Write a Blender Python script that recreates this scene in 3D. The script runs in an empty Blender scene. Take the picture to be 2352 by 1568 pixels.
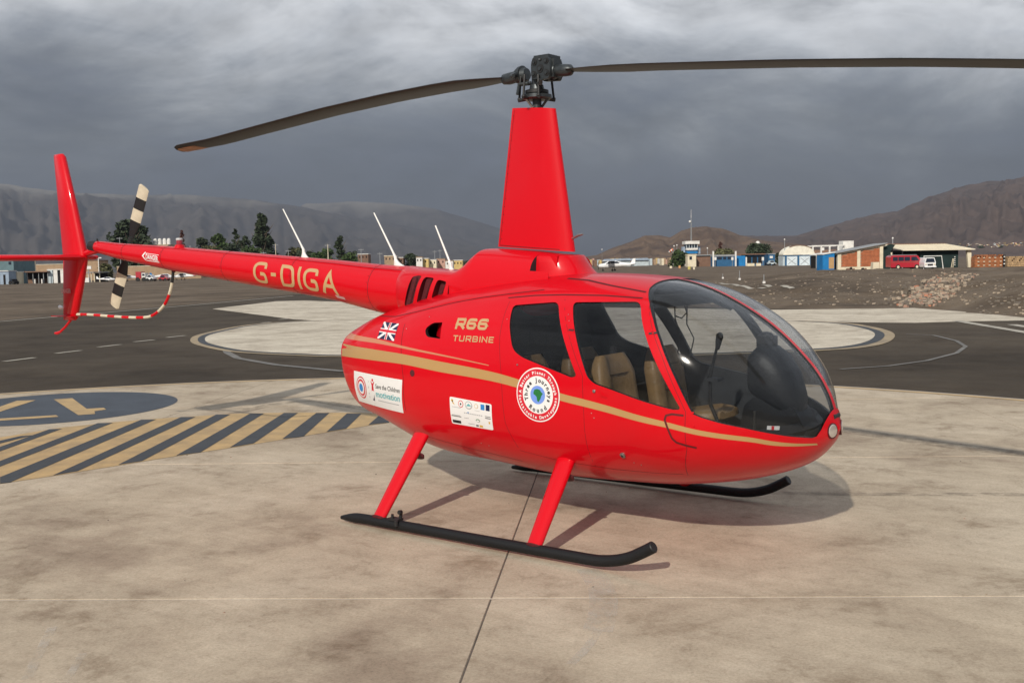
import bpy, bmesh, math, random
import numpy as np
from mathutils import Vector, Matrix, noise
from mathutils.bvhtree import BVHTree
sc = bpy.context.scene
COL = sc.collection
rnd = random.Random(7)

# ------------------------------------------------------------------ camera, sky, sun
FPX = 2308.6                       # focal length for a picture 2352 wide
CAM = np.array([4.3576, -6.2975, 1.9023])
YAW, PITCH, ROLL = -0.6344, 0.0765, -0.0196
_f = np.array([math.sin(YAW)*math.cos(PITCH), math.cos(YAW)*math.cos(PITCH), -math.sin(PITCH)])
_r = np.array([math.cos(YAW), -math.sin(YAW), 0.0]); _u = np.cross(_r, _f)
R_ = math.cos(ROLL)*_r+math.sin(ROLL)*_u; U_ = -math.sin(ROLL)*_r+math.cos(ROLL)*_u
cd = bpy.data.cameras.new('camera'); cam = bpy.data.objects.new('camera', cd); COL.objects.link(cam)
cd.sensor_width = 36; cd.lens = FPX/2352*36; cd.clip_start = .05; cd.clip_end = 40000
cam.matrix_world = Matrix(((R_[0], U_[0], -_f[0], CAM[0]), (R_[1], U_[1], -_f[1], CAM[1]), (R_[2], U_[2], -_f[2], CAM[2]), (0, 0, 0, 1)))
sc.camera = cam
sc.view_settings.view_transform = 'Standard'; sc.view_settings.look = 'None'
sc.view_settings.exposure = 0; sc.view_settings.gamma = 1; sc.view_settings.use_curve_mapping = False
sc.cycles.volume_bounces = 0; sc.cycles.max_bounces = 8; sc.cycles.transparent_max_bounces = 16
try: sc.cycles.use_denoising = True
except Exception: pass

SUN = Vector((.42, -1.62, 1.0)).normalized()
ld = bpy.data.lights.new('sun', 'SUN'); ld.energy = 4.45; ld.angle = math.radians(1.0); ld.color = (1.0, .93, .82)
sun = bpy.data.objects.new('sun', ld); COL.objects.link(sun); sun.location = (0, 0, 60)
sun.rotation_euler = SUN.to_track_quat('Z', 'Y').to_euler()

W = bpy.data.worlds.new('World'); sc.world = W; W.use_nodes = True
def world():
    nt = W.node_tree; N = nt.nodes; L = nt.links; N.clear()
    def nd(t, **k):
        n = N.new(t)
        for a, b in k.items(): setattr(n, a, b)
        return n
    def math_(op, a, b=None, c=None, clamp=False):
        n = nd('ShaderNodeMath', operation=op); n.use_clamp = clamp
        for i, v in enumerate((a, b, c)):
            if v is None: continue
            if isinstance(v, (int, float)): n.inputs[i].default_value = v
            else: L.new(v, n.inputs[i])
        return n.outputs[0]
    sky = nd('ShaderNodeTexSky'); sky.sky_type = 'NISHITA'; sky.sun_disc = False
    sky.sun_elevation = math.asin(SUN.z); sky.sun_rotation = math.atan2(SUN.x, SUN.y)
    bg1 = nd('ShaderNodeBackground'); bg1.inputs[1].default_value = .10; L.new(sky.outputs[0], bg1.inputs[0])
    tc = nd('ShaderNodeTexCoord'); sx = nd('ShaderNodeSeparateXYZ'); L.new(tc.outputs['Generated'], sx.inputs[0])
    X, Y, Z = sx.outputs
    zz = math_('MAXIMUM', Z, 0.0)
    # billows: the direction itself, squeezed in height so that the lumps lie flat
    cb = nd('ShaderNodeCombineXYZ'); L.new(X, cb.inputs[0]); L.new(Y, cb.inputs[1]); L.new(math_('MULTIPLY', zz, 2.5), cb.inputs[2])
    up = nd('ShaderNodeVectorMath', operation='ADD'); L.new(cb.outputs[0], up.inputs[0]); up.inputs[1].default_value = (0, 0, .055)
    def noise_(scale, det, rough, dist=0.0, vec=None):
        n = nd('ShaderNodeTexNoise'); n.inputs['Scale'].default_value = scale; n.inputs['Detail'].default_value = det
        n.inputs['Roughness'].default_value = rough; n.inputs['Distortion'].default_value = dist
        L.new(vec or cb.outputs[0], n.inputs['Vector']); return n.outputs['Fac']
    n1 = noise_(2.9, 10, .60, .6); n1u = noise_(2.9, 10, .60, .6, up.outputs[0]); n2 = noise_(8.0, 8, .58, .5); n2u = noise_(8.0, 8, .58, .5, up.outputs[0])
    nn = math_('ADD', math_('MULTIPLY', math_('SUBTRACT', n1, .5), 1.0), math_('MULTIPLY', math_('SUBTRACT', n2, .5), .35))
    # storm front: low, in the direction of the mountains; elsewhere the overcast is paler
    front = math_('ADD', math_('MULTIPLY', X, float(_f[0])), math_('MULTIPLY', Y, float(_f[1])))
    away = math_('MULTIPLY', math_('SUBTRACT', .75, front), .22); away = math_('MAXIMUM', away, 0.0)
    v = math_('ADD', math_('ADD', Z, math_('MULTIPLY', nn, .36)), away)
    rp = nd('ShaderNodeValToRGB'); L.new(math_('MULTIPLY', v, 2.0, clamp=True), rp.inputs[0])
    cr = rp.color_ramp; cr.interpolation = 'B_SPLINE'
    pts = [(0.0, (.122, .138, .182)), (.10, (.122, .136, .176)), (.20, (.148, .162, .196)), (.28, (.228, .244, .274)), (.35, (.42, .44, .47)), (.42, (.78, .80, .83)), (.50, (1.02, 1.03, 1.05)), (.70, (.62, .66, .71)), (1.0, (.50, .54, .60))]
    while len(cr.elements) > 1: cr.elements.remove(cr.elements[-1])
    cr.elements[0].position = pts[0][0]; cr.elements[0].color = (*pts[0][1], 1)
    for p, c in pts[1:]:
        e = cr.elements.new(p); e.color = (*c, 1)
    # finer billows inside the front
    bil = math_('ADD', 1.0, math_('ADD', math_('MULTIPLY', math_('SUBTRACT', n1u, n1), 2.3), math_('MULTIPLY', math_('SUBTRACT', n2u, n2), .9)))
    mc = nd('ShaderNodeVectorMath', operation='SCALE'); L.new(rp.outputs[0], mc.inputs[0]); L.new(bil, mc.inputs['Scale'])
    bg2 = nd('ShaderNodeBackground'); bg2.inputs[1].default_value = 1.06; L.new(mc.outputs[0], bg2.inputs[0])
    mx = nd('ShaderNodeMixShader'); mx.inputs[0].default_value = .90
    L.new(bg1.outputs[0], mx.inputs[1]); L.new(bg2.outputs[0], mx.inputs[2])
    out = nd('ShaderNodeOutputWorld'); L.new(mx.outputs[0], out.inputs[0])
world()

# ------------------------------------------------------------------ helpers
def ray(x, y): return _f*FPX+R_*(x-1176)-U_*(y-784)
def ground(x, y, z=0.0):
    d = ray(x, y); k = (z-CAM[2])/d[2]; p = CAM+d*k; return (float(p[0]), float(p[1]))
def at(x, y, D):                                 # the point D metres off (along the ground) in that direction
    d = ray(x, y); k = D/math.hypot(d[0], d[1]); p = CAM+d*k; return Vector(p)
FACE = math.atan2(_r[1], _r[0])

def link(o, parent=None):
    COL.objects.link(o)
    if parent is not None: o.parent = parent
    return o
def tag(o, label=None, cat=None, group=None, kind=None):
    if label: o['label'] = label
    if cat: o['category'] = cat
    if group: o['group'] = group
    if kind: o['kind'] = kind
    return o
def empty(name, loc=(0, 0, 0), rz=0.0, label=None, cat=None, group=None, kind=None, size=.3):
    o = bpy.data.objects.new(name, None); o.location = loc; o.rotation_euler = (0, 0, rz); o.empty_display_size = size
    link(o); return tag(o, label, cat, group, kind)
def mesh(name, V, F, mats, parent=None, smooth=False, fm=None, sharp=None):
    me = bpy.data.meshes.new(name); me.from_pydata([tuple(map(float, v)) for v in V], [], [tuple(map(int, f)) for f in F]); me.update()
    for m in (mats if isinstance(mats, (list, tuple)) else [mats]): me.materials.append(m)
    if fm is not None: me.polygons.foreach_set('material_index', list(fm))
    if smooth:
        me.polygons.foreach_set('use_smooth', [True]*len(me.polygons))
        if sharp: me.set_sharp_from_angle(angle=math.radians(sharp))
    return link(bpy.data.objects.new(name, me), parent)

class MB:
    def __init__(s): s.V = []; s.F = []; s.M = []; s.mi = 0
    def add(s, V, F):
        n = len(s.V); s.V += [tuple(v) for v in V]; s.F += [tuple(i+n for i in f) for f in F]; s.M += [s.mi]*len(F); return s
    def box(s, x0, x1, y0, y1, z0, z1, M=None):
        V = [(x, y, z) for z in (z0, z1) for y in (y0, y1) for x in (x0, x1)]
        if M is not None: V = [tuple(M @ Vector(v)) for v in V]
        return s.add(V, [(0, 2, 3, 1), (4, 5, 7, 6), (0, 1, 5, 4), (2, 6, 7, 3), (0, 4, 6, 2), (1, 3, 7, 5)])
    def tube(s, pts, r, n=12, cap=True, ry=None):
        pts = [Vector(p) for p in pts]; m = len(pts)
        rs = r if isinstance(r, (list, tuple)) else [r]*m
        V = []; prev = None
        for i, p in enumerate(pts):
            t = (pts[min(i+1, m-1)]-pts[max(i-1, 0)]).normalized()
            if prev is None: a = Vector((0, 0, 1)) if abs(t.z) < .9 else Vector((1, 0, 0))
            else: a = prev
            a = (a-t*a.dot(t)).normalized(); prev = a; b = t.cross(a)
            for k in range(n):
                w = 2*math.pi*k/n; V.append(p+a*math.cos(w)*rs[i]+b*math.sin(w)*rs[i]*(ry or 1))
        F = [(i*n+k, i*n+(k+1) % n, (i+1)*n+(k+1) % n, (i+1)*n+k) for i in range(m-1) for k in range(n)]
        if cap: F += [tuple(reversed(range(n))), tuple((m-1)*n+k for k in range(n))]
        return s.add(V, F)
    def prism(s, poly, axis, a, b, M=None):      # poly is 2-D; axis 0/1/2 is the extruded one
        n = len(poly); V = []
        for c in (a, b):
            for p in poly:
                q = [p[0], p[1]]; q.insert(axis, c); V.append(tuple(M @ Vector(q)) if M is not None else tuple(q))
        ar = sum(poly[i][0]*poly[(i+1) % n][1]-poly[(i+1) % n][0]*poly[i][1] for i in range(n))
        flip = (ar > 0) != (axis == 1)
        lo = tuple(range(n)); hi = tuple(range(n, 2*n))
        F = [lo[::-1] if flip else lo, hi if flip else hi[::-1]]
        for i in range(n):
            j = (i+1) % n; f = (i, j, n+j, n+i); F.append(f if flip else f[::-1])
        return s.add(V, F)
    def rings(s, rings, cap=True):
        n = len(rings[0]); V = [v for r in rings for v in r]
        F = [(i*n+k, i*n+(k+1) % n, (i+1)*n+(k+1) % n, (i+1)*n+k) for i in range(len(rings)-1) for k in range(n)]
        if cap: F += [tuple(reversed(range(n))), tuple((len(rings)-1)*n+k for k in range(n))]
        return s.add(V, F)
    def ball(s, c, r, n=12, m=8, sz=1.0):
        V = []; F = []
        for i in range(m+1):
            a = math.pi*i/m
            for k in range(n):
                w = 2*math.pi*k/n; V.append((c[0]+r*math.sin(a)*math.cos(w), c[1]+r*math.sin(a)*math.sin(w), c[2]+r*sz*math.cos(a)))
        F = [(i*n+k, (i+1)*n+k, (i+1)*n+(k+1) % n, i*n+(k+1) % n) for i in range(m) for k in range(n)]
        return s.add(V, F)
    def build(s, name, mats, parent=None, smooth=False, sharp=35, fix=False):
        o = mesh(name, s.V, s.F, mats, parent, smooth, s.M if any(s.M) else None, sharp)
        if fix:
            bm = bmesh.new(); bm.from_mesh(o.data); bmesh.ops.remove_doubles(bm, verts=bm.verts, dist=1e-5); bmesh.ops.recalc_face_normals(bm, faces=bm.faces); bm.to_mesh(o.data); bm.free()
        return o

# ------------------------------------------------------------------ materials
def mat(name, col, rough=.6, metal=0.0, spec=.5, coat=0.0, coat_rough=.03, var=0.0, vscale=3.0, col2=None, bump=0.0, bscale=20.0, stretch=None, detail=5, emis=None, aniso_pos=False):
    m = bpy.data.materials.new(name); m.use_nodes = True; nt = m.node_tree; b = nt.nodes['Principled BSDF']; L = nt.links
    b.inputs['Base Color'].default_value = (*col, 1); b.inputs['Roughness'].default_value = rough; b.inputs['Metallic'].default_value = metal
    b.inputs['Specular IOR Level'].default_value = spec; b.inputs['Coat Weight'].default_value = coat; b.inputs['Coat Roughness'].default_value = coat_rough
    geo = nt.nodes.new('ShaderNodeNewGeometry') if aniso_pos else nt.nodes.new('ShaderNodeTexCoord')
    src = geo.outputs['Position'] if aniso_pos else geo.outputs['Object']
    if stretch:
        mp = nt.nodes.new('ShaderNodeMapping'); mp.inputs['Scale'].default_value = stretch; L.new(src, mp.inputs[0]); src = mp.outputs[0]
    if var or col2:
        n = nt.nodes.new('ShaderNodeTexNoise'); n.inputs['Scale'].default_value = vscale; n.inputs['Detail'].default_value = detail; n.inputs['Roughness'].default_value = .6; L.new(src, n.inputs['Vector'])
        rp = nt.nodes.new('ShaderNodeValToRGB'); L.new(n.outputs['Fac'], rp.inputs[0])
        c2 = col2 or tuple(c*(1-var) for c in col); c1 = col if col2 else tuple(min(1, c*(1+var)) for c in col)
        rp.color_ramp.elements[0].position = .32; rp.color_ramp.elements[0].color = (*c2, 1)
        rp.color_ramp.elements[1].position = .68; rp.color_ramp.elements[1].color = (*c1, 1)
        L.new(rp.outputs[0], b.inputs['Base Color'])
    if bump:
        n = nt.nodes.new('ShaderNodeTexNoise'); n.inputs['Scale'].default_value = bscale; n.inputs['Detail'].default_value = 6; L.new(src, n.inputs['Vector'])
        bp = nt.nodes.new('ShaderNodeBump'); bp.inputs['Strength'].default_value = bump; bp.inputs['Distance'].default_value = .02; L.new(n.outputs['Fac'], bp.inputs['Height']); L.new(bp.outputs[0], b.inputs['Normal'])
    if emis: b.inputs['Emission Color'].default_value = (*emis, 1); b.inputs['Emission Strength'].default_value = 1
    return m

def red_paint():
    m = mat('red_gloss_paint', (.60, .0, .007), .45, spec=.12, coat=.5, coat_rough=.05)
    nt = m.node_tree; b = nt.nodes['Principled BSDF']; L = nt.links
    tc = nt.nodes.new('ShaderNodeTexCoord')
    n = nt.nodes.new('ShaderNodeTexNoise'); n.inputs['Scale'].default_value = 2.2; n.inputs['Detail'].default_value = 2; L.new(tc.outputs['Object'], n.inputs['Vector'])
    bp = nt.nodes.new('ShaderNodeBump'); bp.inputs['Strength'].default_value = .12; bp.inputs['Distance'].default_value = .02; L.new(n.outputs['Fac'], bp.inputs['Height']); L.new(bp.outputs[0], b.inputs['Coat Normal'])
    n2 = nt.nodes.new('ShaderNodeTexNoise'); n2.inputs['Scale'].default_value = 5; n2.inputs['Detail'].default_value = 8; n2.inputs['Roughness'].default_value = .7; L.new(tc.outputs['Object'], n2.inputs['Vector'])
    mr = nt.nodes.new('ShaderNodeMapRange'); mr.inputs['From Min'].default_value = .35; mr.inputs['From Max'].default_value = .7; mr.inputs['To Min'].default_value = .03; mr.inputs['To Max'].default_value = .16; L.new(n2.outputs['Fac'], mr.inputs[0]); L.new(mr.outputs[0], b.inputs['Coat Roughness'])
    return m
RED = red_paint()
BLACK = mat('black_rubber', (.012, .012, .013), .55)
LINING = mat('grey_cabin_lining', (.020, .022, .025), .75, var=.2, vscale=6)
DARKPL = mat('dark_console_plastic', (.012, .013, .015), .5, var=.2, bump=.1, bscale=60)
GOLD = mat('gold_tape', (.46, .27, .10), .38, coat=.5)
GOLDL = mat('gold_lettering', (.52, .32, .15), .4, coat=.4)
PINK = mat('fine_gold_tape', (.55, .20, .10), .4, coat=.4)
WHITE = mat('white_vinyl', (.80, .79, .78), .4, coat=.3)
TAN = mat('tan_leather', (.26, .16, .07), .45, var=.18, vscale=9, bump=.25, bscale=45)
GUN = mat('gunmetal_hub', (.055, .062, .066), .42, metal=.6, var=.25, vscale=18)
STEEL = mat('worn_steel', (.35, .35, .34), .35, metal=.9)
BLADE = mat('charcoal_blade_paint', (.014, .012, .011), .42, var=.25, vscale=2.5, stretch=(1, 6, 6))
WORN = mat('worn_brown_blade_tip', (.40, .20, .11), .5, var=.4, vscale=12)
SKID = mat('black_skid_paint', (.008, .008, .009), .6, spec=.3, bump=.1, bscale=50)
WSTR = mat('cream_rotor_paint', (.62, .55, .42), .45, var=.12, vscale=10)
DKRED = mat('dark_red_mesh', (.085, .006, .010), .65, var=.3, vscale=80)
NAVY = mat('navy_ink', (.010, .014, .06), .5)
INK = mat('black_ink', (.012, .012, .014), .5)
TEAL = mat('teal_ink', (.12, .42, .45), .5)
REDINK = mat('red_ink', (.62, .012, .03), .5)
BLUEINK = mat('pale_blue_ink', (.17, .30, .75), .5)
GREENINK = mat('green_ink', (.015, .17, .04), .5)
ORINK = mat('ochre_ink', (.62, .36, .06), .5)
GREYINK = mat('grey_ink', (.42, .42, .43), .5)
BLUE2 = mat('sky_blue_ink', (.03, .22, .55), .5)
ANTW = mat('white_antenna_paint', (.78, .78, .74), .35, coat=.3)

def glass_mat(name, tint, mixglossy=1.0):
    m = bpy.data.materials.new(name); m.use_nodes = True; nt = m.node_tree; N = nt.nodes; L = nt.links; N.clear()
    tr = N.new('ShaderNodeBsdfTransparent'); tr.inputs[0].default_value = (*tint, 1)
    gl = N.new('ShaderNodeBsdfGlossy'); gl.inputs[0].default_value = (1, 1, 1, 1); gl.inputs['Roughness'].default_value = .075
    tc = N.new('ShaderNodeTexCoord'); no = N.new('ShaderNodeTexNoise'); no.inputs['Scale'].default_value = 1.7; no.inputs['Detail'].default_value = 2; L.new(tc.outputs['Object'], no.inputs['Vector'])
    bp = N.new('ShaderNodeBump'); bp.inputs['Strength'].default_value = .1; bp.inputs['Distance'].default_value = .02; L.new(no.outputs['Fac'], bp.inputs['Height']); L.new(bp.outputs[0], gl.inputs['Normal'])
    fr = N.new('ShaderNodeFresnel'); fr.inputs[0].default_value = 1.42
    # a film of dust on the acrylic
    df = N.new('ShaderNodeBsdfDiffuse'); df.inputs[0].default_value = (.45, .45, .43, 1)
    n3 = N.new('ShaderNodeTexNoise'); n3.inputs['Scale'].default_value = 3; n3.inputs['Detail'].default_value = 8; L.new(tc.outputs['Object'], n3.inputs['Vector'])
    mr = N.new('ShaderNodeMapRange'); mr.inputs['From Min'].default_value = .35; mr.inputs['From Max'].default_value = .75; mr.inputs['To Min'].default_value = .0; mr.inputs['To Max'].default_value = .012; L.new(n3.outputs['Fac'], mr.inputs[0])
    m1 = N.new('ShaderNodeMixShader'); L.new(mr.outputs[0], m1.inputs[0]); L.new(tr.outputs[0], m1.inputs[1]); L.new(df.outputs[0], m1.inputs[2])
    gb = N.new('ShaderNodeNewGeometry'); iv = N.new('ShaderNodeMath'); iv.operation = 'SUBTRACT'; iv.inputs[0].default_value = 1; L.new(gb.outputs['Backfacing'], iv.inputs[1]); ml = N.new('ShaderNodeMath'); ml.operation = 'MULTIPLY'; L.new(fr.outputs[0], ml.inputs[0]); L.new(iv.outputs[0], ml.inputs[1])
    m2 = N.new('ShaderNodeMixShader'); L.new(ml.outputs[0], m2.inputs[0]); L.new(m1.outputs[0], m2.inputs[1]); L.new(gl.outputs[0], m2.inputs[2])
    out = N.new('ShaderNodeOutputMaterial'); L.new(m2.outputs[0], out.inputs[0]); return m
GLASS = glass_mat('tinted_acrylic', (.83, .84, .85)); GLASSD = glass_mat('dark_tinted_acrylic', (.74, .75, .77))

def concrete(name, base, dark, light, scale=1.0, streak=True):
    m = bpy.data.materials.new(name); m.use_nodes = True; nt = m.node_tree; N = nt.nodes; L = nt.links; b = N['Principled BSDF']
    g = N.new('ShaderNodeNewGeometry'); mp = N.new('ShaderNodeMapping'); mp.inputs['Rotation'].default_value = (0, 0, -.54); L.new(g.outputs['Position'], mp.inputs[0])
    def no(s, d, r, vec=None, dist=0.0):
        n = N.new('ShaderNodeTexNoise'); n.inputs['Scale'].default_value = s; n.inputs['Detail'].default_value = d; n.inputs['Roughness'].default_value = r; n.inputs['Distortion'].default_value = dist; L.new(vec or mp.outputs[0], n.inputs['Vector']); return n.outputs['Fac']
    def ramp(fac, stops):
        r = N.new('ShaderNodeValToRGB'); L.new(fac, r.inputs[0]); e = r.color_ramp.elements
        e[0].position = stops[0][0]; e[0].color = (*stops[0][1], 1); e[1].position = stops[-1][0]; e[1].color = (*stops[-1][1], 1)
        for p, c in stops[1:-1]: q = e.new(p); q.color = (*c, 1)
        return r.outputs[0]
    def mix(kind, f, a, c):
        x = N.new('ShaderNodeMix'); x.data_type = 'RGBA'; x.blend_type = kind
        if isinstance(f, float): x.inputs[0].default_value = f
        else: L.new(f, x.inputs[0])
        L.new(a, x.inputs[6]); L.new(c, x.inputs[7]); return x.outputs[2]
    big = ramp(no(.42*scale, 9, .66, dist=.15), [(.36, dark), (.47, base), (.62, light)])
    mid = ramp(no(1.5*scale, 12, .74, dist=.25), [(.34, (.56, .51, .46)), (.46, (.93, .92, .90)), (.64, (1.14, 1.14, 1.12))])
    c = mix('MULTIPLY', .85, big, mid)
    spk = ramp(no(7.5*scale, 8, .8, dist=.1), [(.30, (.62, .58, .55)), (.42, (1, 1, 1)), (.70, (1.08, 1.08, 1.08))]); c = mix('MULTIPLY', .55, c, spk)
    fine = ramp(no(60, 8, .85), [(.34, (.68, .66, .64)), (.5, (1, 1, 1)), (.68, (1.22, 1.22, 1.22))]); c = mix('MULTIPLY', .8, c, fine)
    scr = ramp(no(14, 9, .85, dist=.4), [(.36, (.72, .69, .66)), (.47, (1, 1, 1)), (.66, (1.1, 1.1, 1.1))]); c = mix('MULTIPLY', .5, c, scr)
    if streak:
        ms = N.new('ShaderNodeMapping'); ms.inputs['Rotation'].default_value = (0, 0, -.54); ms.inputs['Scale'].default_value = (.55, 7, 1); L.new(g.outputs['Position'], ms.inputs[0])
        st = ramp(no(1.5, 7, .7, ms.outputs[0]), [(.34, (.74, .71, .69)), (.56, (1.05, 1.05, 1.04))]); c = mix('MULTIPLY', .22, c, st)
        ms2 = N.new('ShaderNodeMapping'); ms2.inputs['Rotation'].default_value = (0, 0, .5); ms2.inputs['Scale'].default_value = (.5, 9, 1); L.new(g.outputs['Position'], ms2.inputs[0])
        st2 = ramp(no(1.1, 5, .6, ms2.outputs[0]), [(.36, (.78, .74, .71)), (.52, (1.0, 1.0, 1.0))]); c = mix('MULTIPLY', .15, c, st2)
    L.new(c, b.inputs['Base Color'])
    rr = N.new('ShaderNodeMapRange'); rr.inputs['To Min'].default_value = .65; rr.inputs['To Max'].default_value = .92; L.new(no(1.3, 4, .6), rr.inputs[0]); L.new(rr.outputs[0], b.inputs['Roughness']); b.inputs['Specular IOR Level'].default_value = .12
    bp = N.new('ShaderNodeBump'); bp.inputs['Strength'].default_value = .35; bp.inputs['Distance'].default_value = .006; L.new(no(26, 8, .75), bp.inputs['Height']); L.new(bp.outputs[0], b.inputs['Normal'])
    return m
CONC = concrete('stained_concrete', (.450, .375, .285), (.33, .262, .198), (.53, .45, .35))
CONC2 = concrete('pale_far_concrete', (.55, .49, .40), (.44, .385, .31), (.62, .56, .46), streak=True)
def tarmac(name, base, dark, light):
    m = concrete(name, base, dark, light, .35, False); return m
ASPH = tarmac('brown_asphalt', (.064, .050, .036), (.045, .035, .025), (.088, .070, .051))
DIRT = tarmac('grey_brown_dirt', (.125, .094, .066), (.083, .062, .044), (.17, .132, .096))
SEAM = mat('dark_joint_filler', (.11, .092, .075), .9, var=.4, vscale=4); SEAML = mat('pale_joint_filler', (.45, .39, .32), .9)
PYEL = mat('worn_yellow_paint', (.56, .375, .165), .7, col2=(.36, .25, .13), vscale=3.2, detail=9, aniso_pos=True, bump=.2, bscale=40)
PBLK = mat('worn_black_paint', (.046, .050, .056), .65, col2=(.032, .034, .038), vscale=3, detail=9, aniso_pos=True, bump=.2, bscale=40)
PBLU = mat('slate_blue_paint', (.058, .070, .088), .65, col2=(.040, .047, .060), vscale=2, detail=9, aniso_pos=True)
PWHT = mat('faded_white_paint', (.50, .46, .38), .7, col2=(.30, .27, .22), vscale=2.2, detail=9, aniso_pos=True)
PGRY = mat('faded_grey_paint', (.16, .15, .135), .7, var=.25, vscale=2, aniso_pos=True)

def smear(name, col, amt):
    """a worn mark: the colour shows only in patches"""
    m = mat(name, col, .8, spec=.1); nt = m.node_tree; b = nt.nodes['Principled BSDF']; L = nt.links; g = nt.nodes.new('ShaderNodeNewGeometry')
    n = nt.nodes.new('ShaderNodeTexNoise'); n.inputs['Scale'].default_value = 7; n.inputs['Detail'].default_value = 8; n.inputs['Roughness'].default_value = .7; L.new(g.outputs['Position'], n.inputs['Vector'])
    mr = nt.nodes.new('ShaderNodeMapRange'); mr.inputs['From Min'].default_value = .38; mr.inputs['From Max'].default_value = .66; mr.inputs['To Min'].default_value = 0; mr.inputs['To Max'].default_value = amt; L.new(n.outputs['Fac'], mr.inputs[0]); L.new(mr.outputs[0], b.inputs['Alpha']); return m
SCUFF = smear('pale_scuff', (.62, .56, .48), .55); TYREM = smear('tyre_smear', (.13, .11, .095), .38)
# ------------------------------------------------------------------ the ground
def sstep(a, b, x):
    t = min(1, max(0, (x-a)/(b-a))); return t*t*(3-2*t)
def terrain_h(a, D):
    """height of the dirt D metres off in direction a (radians right of the view)"""
    X = 1176+2308.6*math.tan(max(-1.0, min(1.0, a)))
    if a > 1.45 or a < -1.2: return -.03
    s = sstep(1480, 1950, X)*(1-sstep(1.15, 1.45, a))
    foot = 39-5*sstep(1980, 2352, X)
    up = sstep(foot, foot+38, D)*.48+sstep(foot, foot+14, D)*.40
    dn = sstep(80, 132, D)*.58+sstep(150, 300, D)*.30
    h = s*(up-dn)
    # the steeper spoil heap at the right
    h += sstep(2150, 2420, X)*(1-sstep(1.1, 1.4, a))*(sstep(foot+.3, foot+7, D)-sstep(foot+10, foot+28, D))*.55
    if s > 0 and foot < D < 110:
        p = Vector((math.sin(a)*D, math.cos(a)*D, 0))
        h += s*sstep(foot, foot+5, D)*(.24*noise.fractal(p*.22, .8, 2.1, 5)+.05*noise.noise(p*1.7))
    return h-.03
def build_ground():
    A = list(np.linspace(-math.pi, -.62, 40, endpoint=False))+list(np.linspace(-.62, .62, 420, endpoint=False))+list(np.linspace(.62, math.pi, 60, endpoint=False))
    D = list(np.geomspace(.4, 30, 26))+list(np.arange(31, 90, .75))+list(np.geomspace(91, 14000, 60))
    V = [(CAM[0], CAM[1], -.03)]; F = []
    na, nd_ = len(A), len(D)
    fa = math.atan2(_f[0], _f[1])
    for d in D:
        for a in A: V.append((CAM[0]+math.sin(fa+a)*d, CAM[1]+math.cos(fa+a)*d, terrain_h(a, d)))
    for k in range(na): F.append((0, 1+(k+1) % na, 1+k))
    for i in range(nd_-1):
        for k in range(na):
            p, q = 1+i*na+k, 1+i*na+(k+1) % na; F.append((p, q, q+na, p+na))
    g = mesh('ground', V, F, DIRT, smooth=True); tag(g, kind='structure'); return g
GROUND = build_ground()
GT = BVHTree.FromPolygons([v.co.copy() for v in GROUND.data.vertices], [tuple(p.vertices) for p in GROUND.data.polygons])
def on_ground(x, y):
    h = GT.ray_cast(Vector(CAM), Vector(ray(x, y)).normalized()); return h[0]
def gz(x, y):
    h = GT.ray_cast(Vector((x, y, 50)), Vector((0, 0, -1))); return h[0].z if h[0] else 0.0
def sheet(name, poly, z, m, parent=None, kind=None, th=0.0):
    """flat polygon on the ground; a thin closed slab when th is given"""
    P = [tuple(p[:2]) for p in poly]
    if sum(P[i][0]*P[(i+1) % len(P)][1]-P[(i+1) % len(P)][0]*P[i][1] for i in range(len(P))) < 0: P = P[::-1]
    if th:
        mb = MB(); mb.prism(P, 2, z-th, z); o = mb.build(name, m, parent, fix=True)
    else: o = mesh(name, [(*p, z) for p in P], [tuple(range(len(P)))], m, parent)
    if kind: o['kind'] = kind
    return o
def px(*pts): return [ground(*p) for p in pts]
def spl2(P, n=6):
    P = [Vector(p) for p in P]; Q = [2*P[0]-P[1]]+P+[2*P[-1]-P[-2]]; out = []
    for i in range(1, len(Q)-2):
        a, b, c, d = Q[i-1:i+3]
        for k in range(n): t = k/n; out.append(.5*((2*b)+(c-a)*t+(2*a-5*b+4*c-d)*t*t+(3*b-a-3*c+d)*t**3))
    return out+[P[-1]]
def strip_px(pts, w):                            # a painted line of width w metres through picture points
    P = [Vector((*ground(*p), 0)) for p in pts]; L_ = []; R2 = []
    for i, p in enumerate(P):
        t = (P[min(i+1, len(P)-1)]-P[max(i-1, 0)]).normalized(); n = Vector((-t.y, t.x, 0))*w/2; L_.append(p+n); R2.append(p-n)
    return [(q.x, q.y) for q in L_+R2[::-1]]

sheet('apron_tarmac', px((-900, 790), (0, 735), (430, 699), (674, 676), (900, 668), (1500, 664), (1800, 700), (2100, 707), (2352, 729), (2700, 760))+[(16, -4), (14, -24), (-14, -26), (-30, -10)], -.012, ASPH, kind='structure')

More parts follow.
